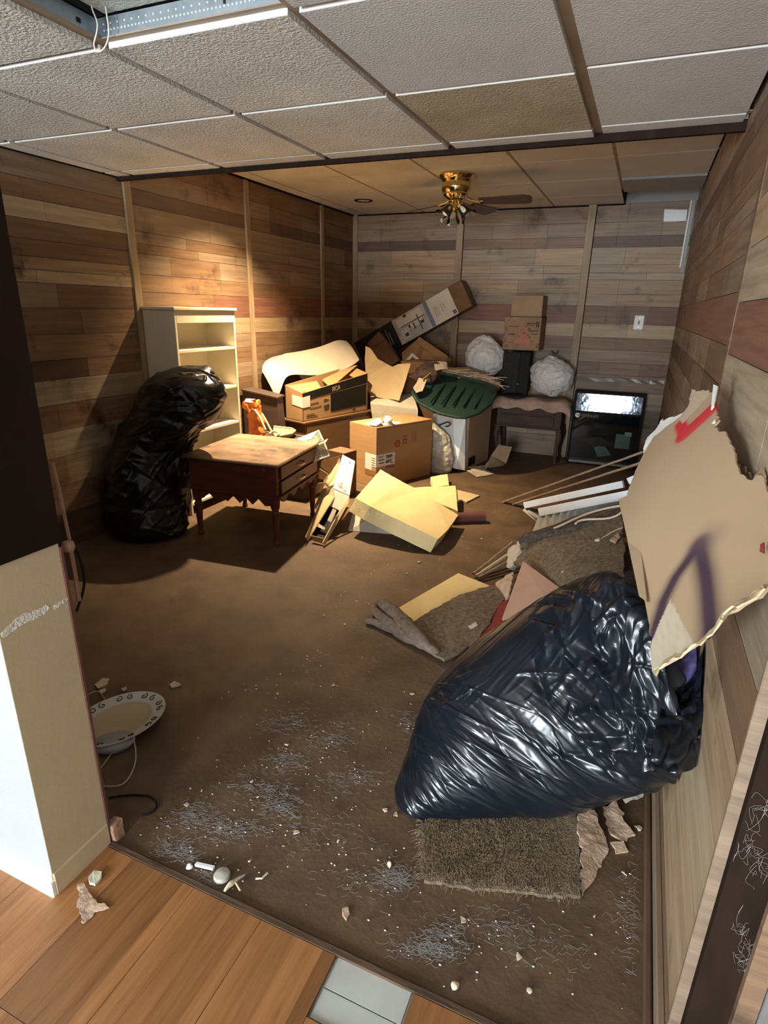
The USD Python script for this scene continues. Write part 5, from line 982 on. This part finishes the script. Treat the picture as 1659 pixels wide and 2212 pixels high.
CGp = [[D(1404, 1480, 1.36), D(1436, 1455, 1.40), D(1480, 1412, 1.42), D(1527, 1384, 1.40)], [D(1415, 1505, 1.33), D(1448, 1488, 1.34), D(1490, 1450, 1.36), D(1522, 1420, 1.36)], [D(1430, 1540, 1.33), D(1458, 1532, 1.335), D(1490, 1500, 1.35), D(1515, 1470, 1.35)]]
mp_ = crumple(grid(smoothgrid(CGp, 40, 40), .004), .016, 18, 3); mp_.vertices[:, 0] = np.minimum(mp_.vertices[:, 0], XR-.006)
solo('purple_cloth', 'shiny purple-blue cloth inside the open mouth of the front bag', 'cloth', mp_, M['purple'], True)

# ================================================================ torn cardboard sheet with spray paint
Lp, Rp, Tp = A(1345, 1085, 1.62), X(1650, 1270, .200), A(1530, 842, 1.74)
nS = unit(np.cross(Rp-Lp, Tp-Lp)); nS = nS if np.dot(nS, EYE-Lp) > 0 else -nS
def S(x, y, off=0): return PL(x, y, Lp, nS)+nS*off
out = [S(*p) for p in ((1494, 838), (1508, 843), (1528, 840), (1539, 850), (1544, 884), (1551, 905), (1541, 918), (1548, 928), (1566, 934), (1580, 962), (1586, 1000), (1590, 1012), (1606, 1030), (1618, 1033), (1626, 1021), (1640, 1022), (1648, 1045), (1657, 1070), (1657, 1262), (1638, 1285), (1600, 1302), (1562, 1322), (1535, 1368), (1500, 1392), (1455, 1425), (1411, 1452), (1404, 1400), (1396, 1340), (1382, 1270), (1368, 1200), (1352, 1120), (1341, 1082), (1362, 1076), (1376, 1020), (1392, 980), (1412, 945), (1432, 930), (1470, 900), (1484, 880))]
out = torn(out, .0022, .012, 6, skip=(27, 28, 29, 30, 31))
ms = slab(out, .005)
vv, ff = trimesh.remesh.subdivide_to_size(ms.vertices, ms.faces, .007, max_iter=14); ms = trimesh.Trimesh(vv, ff, process=True)
e1 = unit(np.cross(Zv, nS)); e2 = np.cross(nS, e1)
def uv2(P): P = np.atleast_2d(P); return np.stack([(P-Lp)@e1, (P-Lp)@e2], 1)
def dseg(P, a, b):
    a, b = uv2(a)[0], uv2(b)[0]; ab = b-a; t = np.clip(((P-a)@ab)/(ab@ab), 0, 1); return np.linalg.norm(P-a-t[:, None]*ab, axis=1), t
U2 = uv2(ms.vertices); col = np.tile([.43, .30, .178], (len(U2), 1))
def spray(path, rad, soft, c, k=1.0):
    global col
    w = np.zeros(len(U2))
    for a, b in zip(path, path[1:]):
        d_, _ = dseg(U2, S(*a), S(*b)); w = np.maximum(w, np.clip(1-(d_-rad)/soft, 0, 1)**1.6)
    w = (w*k)[:, None]; col = col*(1-w)+np.array(c)*w
spray([(1484, 936), (1542, 874)], .030, .010, (.56, .022, .028)); spray([(1470, 914), (1481, 944)], .014, .012, (.55, .02, .03))
spray([(1478, 952), (1546, 880)], .004, .03, (.5, .11, .08), .35)
spray([(1500, 1170), (1452, 1240), (1428, 1290), (1412, 1350), (1406, 1400)], .007, .026, (.04, .016, .036), .97); spray([(1500, 1170), (1516, 1250), (1526, 1320), (1534, 1380)], .008, .030, (.04, .016, .036), .97)
spray([(1522, 1160), (1505, 1160)], .006, .05, (.16, .09, .09), .5)
from shapely.geometry import Point
# torn-away top ply uncovering the paler core
tip = Polygon(uv2([S(*p) for p in ((1488, 830), (1528, 834), (1530, 849), (1476, 916), (1468, 906), (1482, 880))])); ply = Polygon(uv2([S(*p) for p in ((1400, 1460), (1402, 1395), (1420, 1340), (1441, 1290), (1452, 1310), (1470, 1345), (1492, 1380), (1500, 1400))]))
import shapely
for pg, c in ((tip, (.50, .37, .25)), (ply, (.55, .47, .34))):
    ins = shapely.contains_xy(pg, U2[:, 0], U2[:, 1]) if hasattr(shapely, 'contains_xy') else np.array([pg.contains(Point(*p)) for p in U2]); col[ins] = np.array(c)*(.9+.2*meshkit.noise(ms.vertices[ins]*[40, 40, 160], 2))[:, None]
bend = .010*np.sin(U2[:, 0]*7+1)*np.cos(U2[:, 1]*5)+.004*np.sin(U2[:, 1]*14+U2[:, 0]*4); ms.vertices = ms.vertices+nS*bend[:, None]
cs = thing('cardboard_sheet', 'big torn cardboard sheet with red and dark spray paint marks', 'cardboard', Lp*[1, 1, 0]+[0, 0, .5])
pp_ = part(cs, 'sheet', ms, M['sheet'], True)
UsdGeom.PrimvarsAPI(pp_.prim).CreatePrimvar('paint', Sdf.ValueTypeNames.Color3fArray, 'vertex').Set(Vt.Vec3fArray.FromNumpy(col.astype(np.float32)))
part(cs, 'torn_ply', crumple(slab(torn([S(*p, -.004) for p in ((1383, 997), (1386, 968), (1395, 944), (1412, 928), (1424, 907), (1452, 898), (1474, 890), (1470, 906), (1445, 925), (1428, 946), (1408, 985), (1396, 1008), (1386, 1012))], .0025, .01, 8), .003), .004, 24, 3, .015), M['paper_white'], label='torn white paper ply along the upper left edge')
part(cs, 'torn_ply', slab([S(1545, 833, .006), S(1553, 836, .004), S(1546, 880, .006), S(1540, 888, .006)], .003), M['paper_white'], label='upright torn white sliver at the tip')
part(cs, 'torn_ply', slab([S(1541, 918, .006), S(1549, 908, .006), S(1550, 914, .006), S(1546, 918, .006)], .002), M['paper_white'])
part(cs, 'side_flap', slab([S(1340, 1082, .004), S(1362, 1086, .001), S(1384, 1180, .001), S(1398, 1300, .001), S(1384, 1290, .004), S(1366, 1200, .006)], .004), M['cardboard_grey'], label='folded side flap')
part(cs, 'bottom_tear', crumple(slab(torn([S(1411, 1450, .002), S(1450, 1424, .002), S(1500, 1390, .002), S(1538, 1362, .002), S(1566, 1318, .002), S(1620, 1292, .002), S(1657, 1264, .002), S(1657, 1278, .006), S(1625, 1306, .008), S(1575, 1330, .008), S(1545, 1375, .008), S(1500, 1406, .008), S(1452, 1440, .008), S(1420, 1462, .006)], .005, .009, 12), .003), .005, 45, 3, .008), M['cardboard_light'], label='ragged torn lower edge')
part(cs, 'red_scrap', slab([S(1650, 1180, .006), S(1657, 1176, .006), S(1657, 1200, .006), S(1648, 1196, .006)], .002), M['orange'] if False else M['carpet_red'])
solo('cardboard_scrap', 'dim torn cardboard piece behind the right edge of the painted sheet', 'cardboard', slab(torn([X(1580, 1000, .222), X(1604, 1006, .222), X(1622, 1036, .222), X(1645, 1010, .222), X(1657, 1075, .222), X(1657, 1180, .222), X(1600, 1200, .222)], .003, .02, 5), .004), M['cardboard_grey'])

# ================================================================ carpet scrap in the foreground
fc = [Z(914, 1782, .012), Z(912, 1850, .012), Z(916, 1900, .012), Z(1010, 1915, .012), Z(1120, 1924, .012), Z(1256, 1936, .012), Z(1252, 1850, .016), Z(1248, 1780, .02), Z(1240, 1740, .02), Z(1100, 1730, .012), Z(950, 1720, .012)]
ft = thing('carpet_scrap', 'square brown carpet scrap under the front black bag', 'carpet', Z(1080, 1850, 0))
part(ft, 'pile', crumple(slab(torn(fc, .002, .012, 3), .010), .0025, 24, 3, .012), M['carpet'], 50)
part(ft, 'backing', crumple(slab(torn([Z(1250, 1760, .022), Z(1284, 1752, .022), Z(1300, 1792, .016), Z(1312, 1822, .010), Z(1308, 1852, .006), Z(1284, 1898, .004), Z(1258, 1934, .006), Z(1254, 1850, .02)], .003, .012, 6), .006), .006, 24, 5, .012), M['backing'], 50, label='torn pinkish backing along the right side')
uvp = Polygon([tuple(p[:2]) for p in fc]); S_ = []; xm, ym, xM, yM = uvp.bounds
while len(S_) < 9000:
    x, y = rng.uniform(xm, xM), rng.uniform(ym, yM)
    if not uvp.contains(Point(x, y)): continue
    d = rng.normal(0, .0035, 2); S_.append(np.array([[x, y, .010], [x+d[0]*.6, y+d[1]*.6, .015], [x+d[0]*1.4, y+d[1]*1.4, .0185]]))
curves(ft, 'fibre', S_, .0009, M['carpet_fibre'])
S_ = []
for k in range(260):
    a = rng.uniform(0, 1); c = (Z(914, 1780, .008)*(1-a)+Z(916, 1900, .008)*a) if k % 2 else (Z(916, 1900, .008)*(1-a)+Z(1256, 1936, .008)*a)
    d = np.array([rng.normal(-.01 if k % 2 else 0, .008), rng.normal(0 if k % 2 else -.010, .008), 0]); S_.append(np.array([c, c+d*.6+[0, 0, .006], c+d*1.2+rng.normal(0, .004, 3)*[1, 1, 0]-[0, 0, .004]]))
curves(ft, 'fringe', S_, .0007, M['carpet_fibre'])
solo('backing_scrap', 'small brown carpet crumb right of the front carpet scrap', 'carpet', crumple(slab(torn([Z(1300, 1740, .01), Z(1330, 1730, .012), Z(1352, 1780, .01), Z(1372, 1802, .008), Z(1340, 1815, .006), Z(1318, 1800, .006)], .003, .012, 3), .006), .006, 26, 3, .012), M['backing'])
solo('backing_scrap', 'pinkish backing crumb just below the brown carpet crumb', 'carpet backing', crumple(slab(torn([Z(1318, 1818, .008), Z(1345, 1815, .01), Z(1358, 1838, .006), Z(1330, 1842, .005)], .003, .01, 4), .005), .004, 26, 5, .012), M['backing'])
solo('foil_scrap', 'crumpled pale plastic scrap under the bag by the right wall', 'plastic', crumple(slab(torn([Z(1340, 1712, .02), Z(1385, 1698, .03), Z(1410, 1690, .03), Z(1380, 1722, .015), Z(1352, 1735, .01)], .004, .012, 7), .002), .008, 26, 5, .012), M['bag_clear'])

# ================================================================ plate, dish and cords at the left jamb
pc = Z(256, 1556, .03); pu, pv = unit([.5, .86, .05]), unit([-.86, .5, .04]); pn = np.cross(pu, pv)
pl = thing('platter', 'oval cream platter with a dark scrolled rim on the floor behind the jamb', 'platter', (pc[0], pc[1], 0))
def oval(prof, a=.150, b=.115):
    m = lathe(prof, n=56); m.vertices = m.vertices*[a, b, 1]; return place(m, pc, pu, pv, pn)
part(pl, 'dish', oval([(0, -.012), (.62, -.012), (.72, -.004), (.72, .0), (.6, -.008), (0, -.008)]), M['plate_white'], 30)
part(pl, 'rim', oval([(.70, -.006), (1.0, .008), (1.0, .012), (.70, -.001), (.70, -.006)]), M['plate_rim'], 30)
for k in range(18):
    a0 = 2*math.pi*k/18+.05*math.sin(k*3); sp_ = []
    for q in np.linspace(0, 1, 10):
        aa = q*2.2*math.pi*(1 if k % 2 else -1); rr_ = .085*(1-q*.8); r_ = .86+rr_*math.cos(aa); th_ = a0+rr_*1.25*math.sin(aa)
        sp_.append(pc+pu*.150*r_*math.cos(th_)+pv*.115*r_*math.sin(th_)+pn*(.0075+(r_-.86)*.05))
    part(pl, 'scroll', tube(sp_, .0013, 4), M['ink_black'])
gd = thing('grey_dish', 'small grey lid lying beside the oval platter', 'lid', Z(245, 1612, 0))
m = lathe([(0, .0), (.055, 0), (.062, .012), (.058, .02), (.03, .028), (0, .03)], n=30); m.vertices = m.vertices*[1.05, .72, 1]; part(gd, 'shell', place(m, Z(246, 1610, .004), unit([.75, .66, 0]), unit([-.66, .75, 0])), M['grey_plastic'], 40)
solo('thin_cord', 'thin pale cord curling from the platter to the jamb', 'cord', tube([Z(288, 1592, .05), Z(293, 1622, .04), Z(290, 1655, .02), Z(272, 1688, .008), Z(250, 1698, .006), Z(224, 1698, .006), Z(205, 1690, .006)], .0022, 6, 40), M['cord'], True)
solo('thin_cord', 'thin pale cord running from the grey lid to the jamb', 'cord', tube([Z(246, 1622, .03), Z(236, 1634, .01), Z(226, 1648, .006), Z(214, 1662, .006)], .0022, 6, 20), M['cord'], True)
solo('thin_cord', 'thin pale cord above the platter near the jamb', 'cord', tube([Z(178, 1510, .03), Z(196, 1497, .02), Z(212, 1494, .012), Z(222, 1504, .012), Z(230, 1514, .03)], .002, 6, 24), M['cord'], True)
solo('black_cable', 'thin black cable looped on the floor near the jamb', 'cable', tube([Z(235, 1724, .005), Z(275, 1718, .005), Z(320, 1720, .005), Z(338, 1735, .005), Z(332, 1752, .005), Z(305, 1760, .005)], .0028, 6, 30), M['black'], True)
for k, (pp, lb_) in enumerate((([(205, 1478), (222, 1464), (236, 1466), (230, 1478), (212, 1486)], 'tan wood chip above the platter'), ([(213, 1492), (226, 1486), (230, 1490), (218, 1497)], 'pale chip just above the platter rim'), ([(262, 1487), (272, 1482), (276, 1488), (266, 1492)], 'pinkish crumb at the top of the platter'), ([(366, 1478), (376, 1470), (392, 1478), (380, 1482), (370, 1484)], 'tan wood chip alone on the dark floor right of the platter'))):
    solo('wood_chip', lb_, 'chip', crumple(slab([Z(x, y, .008) for x, y in pp], .006), .003, 60, k, .012), M['flake'])
solo('jamb_stub', 'short raw wood stub at the foot of the jamb', 'wood block', crumple(obox((-1.086, .790, 0), (.024, 0, 0), (0, .03, 0), (0, 0, .055)), .004, 40, 2, .012), M['raw_wood'])
lt = thing('lath_strip', 'thin raw wooden lath hanging along the room side of the jamb', 'wood strip', (-1.06, .82, .84))
part(lt, 'upper_lath', tube([D(113, 1000, 1.31), D(128, 1060, 1.31), D(142, 1130, 1.30), D(150, 1166, 1.30)], .004, 5), M['raw_wood'])
part(lt, 'lower_lath', tube([D(152, 1185, 1.34), D(162, 1240, 1.35), D(171, 1298, 1.36)], .005, 5), M['raw_wood'])
part(lt, 'knob', lathe([(0, -.012), (.012, -.01), (.014, 0), (.012, .01), (0, .012)], D(147, 1180, 1.28), 16), M['raw_wood'], True)
solo('black_cable', 'black cable hanging in a loop beside the wooden lath', 'cable', tube([D(160, 1185, 1.36), D(172, 1205, 1.38), D(182, 1250, 1.4), D(176, 1290, 1.4), D(166, 1320, 1.38)], .003, 6, 24), M['black'], True)
solo('red_cable', 'dark red edge strip down the jamb back', 'strip', obox((-1.074, .784, .07), (.004, 0, 0), (0, .006, 0), (0, 0, .76)), M['maroon'])

# ================================================================ debris
solo('plaster_chip', 'squarish pale green-white chip on the oak floor beside the jamb', 'chip', crumple(slab([Z(192, 1894, .016), Z(203, 1880, .016), Z(220, 1882, .016), Z(218, 1895, .016), Z(204, 1909, .016), Z(194, 1906, .016)], .008), .003, 50, 2, .01), mk('plaster', (.55, .52, .36), (.66, .63, .47), scale=30, rough=.9))
solo('paper_scrap', 'torn pale brown paper on the oak floor near the baseboard corner', 'paper', crumple(slab(torn([Z(166, 1910, .012), Z(182, 1908, .012), Z(200, 1935, .010), Z(230, 1958, .010), Z(236, 1962, .010), Z(205, 1970, .010), Z(182, 1994, .010), Z(172, 1970, .012), Z(166, 1948, .012), Z(172, 1935, .012)], .002, .008, 4), .002), .004, 40, 3, .008), M['backing'])
solo('white_stick', 'short white stick on the brown floor near the threshold', 'stick', obox(Z(421, 1872, .004), Z(460, 1881, .004)-Z(421, 1872, .004), (0, .008, 0), (0, 0, .008)), M['white_plastic'])
solo('white_stick', 'small white nub at the end of the white stick', 'stick', crumple(trimesh.creation.icosphere(2, .007).apply_translation(Z(410, 1872, .007)), .004, 80, 2), M['white_plastic'], True)
solo('bottle_cap', 'clear plastic cap on the brown floor near the threshold', 'cap', lathe([(0, 0), (.020, 0), (.021, .004), (.018, .011), (.008, .014), (0, .014)], Z(480, 1894, .001), 24), M['bag_clear'], 40)
sp2 = thing('splinter', 'yellowish wood splinter lying across the threshold', 'splinter', Z(505, 1910, 0))
part(sp2, 'shard', crumple(tube([Z(484, 1926, .012), Z(500, 1908, .016), Z(528, 1890, .012)], [.003, .006, .002], 5, 12), .002, 60, 2), M['jute']); part(sp2, 'shard', tube([Z(507, 1903, .014), Z(519, 1924, .010)], .0028, 5), M['cardboard_light'])
solo('splinter', 'short pale splinter on the brown floor right of the threshold splinter', 'splinter', tube([Z(552, 1898, .006), Z(566, 1897, .006), Z(578, 1886, .006)], .003, 5), M['jute'])
solo('paper_scrap', 'small pinkish paper scrap on the front brown floor', 'paper', crumple(slab([Z(738, 1962, .008), Z(752, 1958, .008), Z(756, 1975, .006), Z(748, 1988, .006), Z(740, 1978, .006)], .003), .004, 50, 3, .008), M['backing'])
solo('pebble', 'round tan pebble on the brown floor near the bottom edge', 'pebble', crumple(trimesh.creation.icosphere(3, .0085).apply_translation(Z(983, 2127, .008)), .003, 80, 3), M['jute'], True)
solo('pebble', 'small tan pebble right of the round pebble near the bottom edge', 'pebble', crumple(trimesh.creation.icosphere(2, .006).apply_translation(Z(1143, 2140, .006)), .004, 80, 6), M['jute'], True)
solo('pebble', 'small orange-tan pebble left of the front carpet scrap', 'pebble', crumple(trimesh.creation.icosphere(2, .0065).apply_translation(Z(841, 1867, .006)), .004, 80, 9), M['flake'], True)
lintspots = [(560, 1700, 60, 40, 40), (610, 1740, 50, 30, 50), (500, 1790, 90, 25, 60), (420, 1760, 70, 30, 45), (380, 1840, 60, 30, 50), (450, 1900, 40, 20, 20), (620, 1560, 60, 25, 40), (700, 1600, 60, 25, 30), (560, 1480, 50, 14, 30), (640, 1430, 60, 14, 25), (750, 1680, 70, 25, 30), (860, 1895, 40, 30, 45), (930, 2050, 70, 22, 60), (960, 2020, 60, 20, 25), (790, 1900, 80, 30, 20), (1050, 2000, 120, 50, 30), (1200, 2050, 100, 50, 20), (1380, 1960, 40, 90, 50), (1390, 2060, 35, 70, 40), (700, 1800, 90, 40, 30), (1000, 1180, 80, 12, 20), (900, 1230, 70, 12, 18), (760, 1290, 70, 14, 18), (1060, 1100, 50, 8, 8), (880, 1560, 20, 30, 12), (620, 1640, 40, 20, 30)]
S_ = []
for (x, y, sx, sy, nn) in lintspots:
    for k in range(int(nn*3.5)):
        px_, py_ = rng.normal(x, sx*.55), rng.normal(y, sy*.55); c = Z(px_, py_, .003)
        if c[1] < YF+.01 or c[0] > XR-.05 or c[0] < -1.0: continue
        L = rng.uniform(.006, .026); a = rng.normal(.25, .7); d = np.array([math.cos(a), math.sin(a), 0])*L; s_ = np.array([-d[1], d[0], 0])*rng.normal(0, .4)
        S_.append(np.array([c-d*.5, c-d*.15+s_*.5, c+d*.2+s_*.4, c+d*.5]))
curves(None, 'lint', S_, .00048, M['lint'], 'pale grey lint and fluff scattered over the brown floor', 'lint')
S_ = []
for (x, y) in ((1620, 1830), (1640, 1860), (1600, 2020), (1618, 2080), (1655, 1740)):
    c = A(x, y, .836)
    for k in range(9):
        d = rng.normal(0, 1, (5, 3))*[.012, 0, .022]; S_.append(c+np.cumsum(d*.5, 0)*[1, 0, 1]+[0, -.001, 0])
for s in S_: s[:, 0] = np.clip(s[:, 0], XR+.014, XR+.074)
curves(None, 'wall_lint', S_, .0003, M['lint'], 'pale fluff clinging to the dark end board of the right wall', 'lint')
fl = [(476, 1790, 'pale paint flake in the grey lint just above the white stick'), (402, 1742, 'bone-shaped pale flake right of the black cable loop'), (545, 1690, 'pale flake in the middle of the lint patch left of the front bag'), (600, 1500, 'pale flake on the dark floor between platter and front bag'),
 (770, 1300, 'pale flake just left of the grey felt strip tip'), (745, 1350, 'pale flake below the left end of the felt strip'), (880, 1240, 'pale flake on the warm-lit floor above the cream board'), (950, 1208, 'bright pale flake just in front of the long foam cushion tip'),
 (700, 1330, 'pale flake on the open floor halfway between side table and felt strip'), (855, 1760, 'pale flake touching the bottom left corner of the front bag'), (832, 1752, 'pale flake just left of the front bag corner'), (620, 1610, 'bright flake at the upper edge of the lint patch'),
 (660, 1660, 'flake at the right edge of the lint patch'), (1010, 1205, 'pale flake left of the splintered laths'), (985, 1140, 'pale flake on the floor in front of the maroon roll'), (905, 1215, 'tan flake on the lit floor below the long foam cushion'), (1040, 1165, 'pale flake between maroon roll and cream foam tuft'),
 (730, 1820, 'flake on the bare floor left of the front carpet scrap'), (1000, 1990, 'pale flake just below the front carpet scrap'), (1120, 2070, 'pale flake near the bottom edge right of the lint swirl'), (880, 1660, 'flake tucked close to the left side of the front bag'), (890, 1500, 'flake beside the upper left flank of the front bag'),
 (640, 1800, 'flake right of the lint patch near the threshold'), (540, 1860, 'flake above the short pale splinter'), (1290, 1985, 'flake below the pinkish torn backing of the front carpet scrap'), (1345, 1890, 'flake between torn backing and the right baseboard'), (1380, 1790, 'flake close to the right baseboard beside the carpet crumb'), (720, 1480, 'flake on the floor below the felt strip, farther left')]
for k, (x, y, lb_) in enumerate(fl):
    c = Z(x, y, .001); s = random.uniform(.004, .010); r = np.random.default_rng(k); a = np.sort(r.uniform(0, 2*math.pi, 6))
    solo('paint_flake', lb_, 'flake', slab([c+[s*math.cos(q)*r.uniform(.5, 1.3), s*math.sin(q)*r.uniform(.5, 1.3), .004+.002*r.uniform()] for q in a], .003, (0, 0, 1)), M['flake'] if k % 3 else M['paper_torn'], group='pale flakes on the brown floor')
sm = []
for k in range(420):
    x, y, sx, sy, _ = lintspots[rng.integers(len(lintspots))]; c = Z(rng.normal(x, sx*1.4), rng.normal(y, sy*1.4), .001)
    if c[1] < YF+.02 or c[0] > XR-.06 or c[0] < -1.2: continue
    q = trimesh.creation.icosahedron(); q.apply_scale(rng.uniform(.0009, .0024)); q.vertices = q.vertices*[1.4, 1, .6]; q.apply_translation(c+[0, 0, .001]); sm.append(q)
solo('dust_specks', 'countless tiny white specks strewn among the floor lint', 'dust', cat_(*sm), M['paper_white'], kind='stuff')
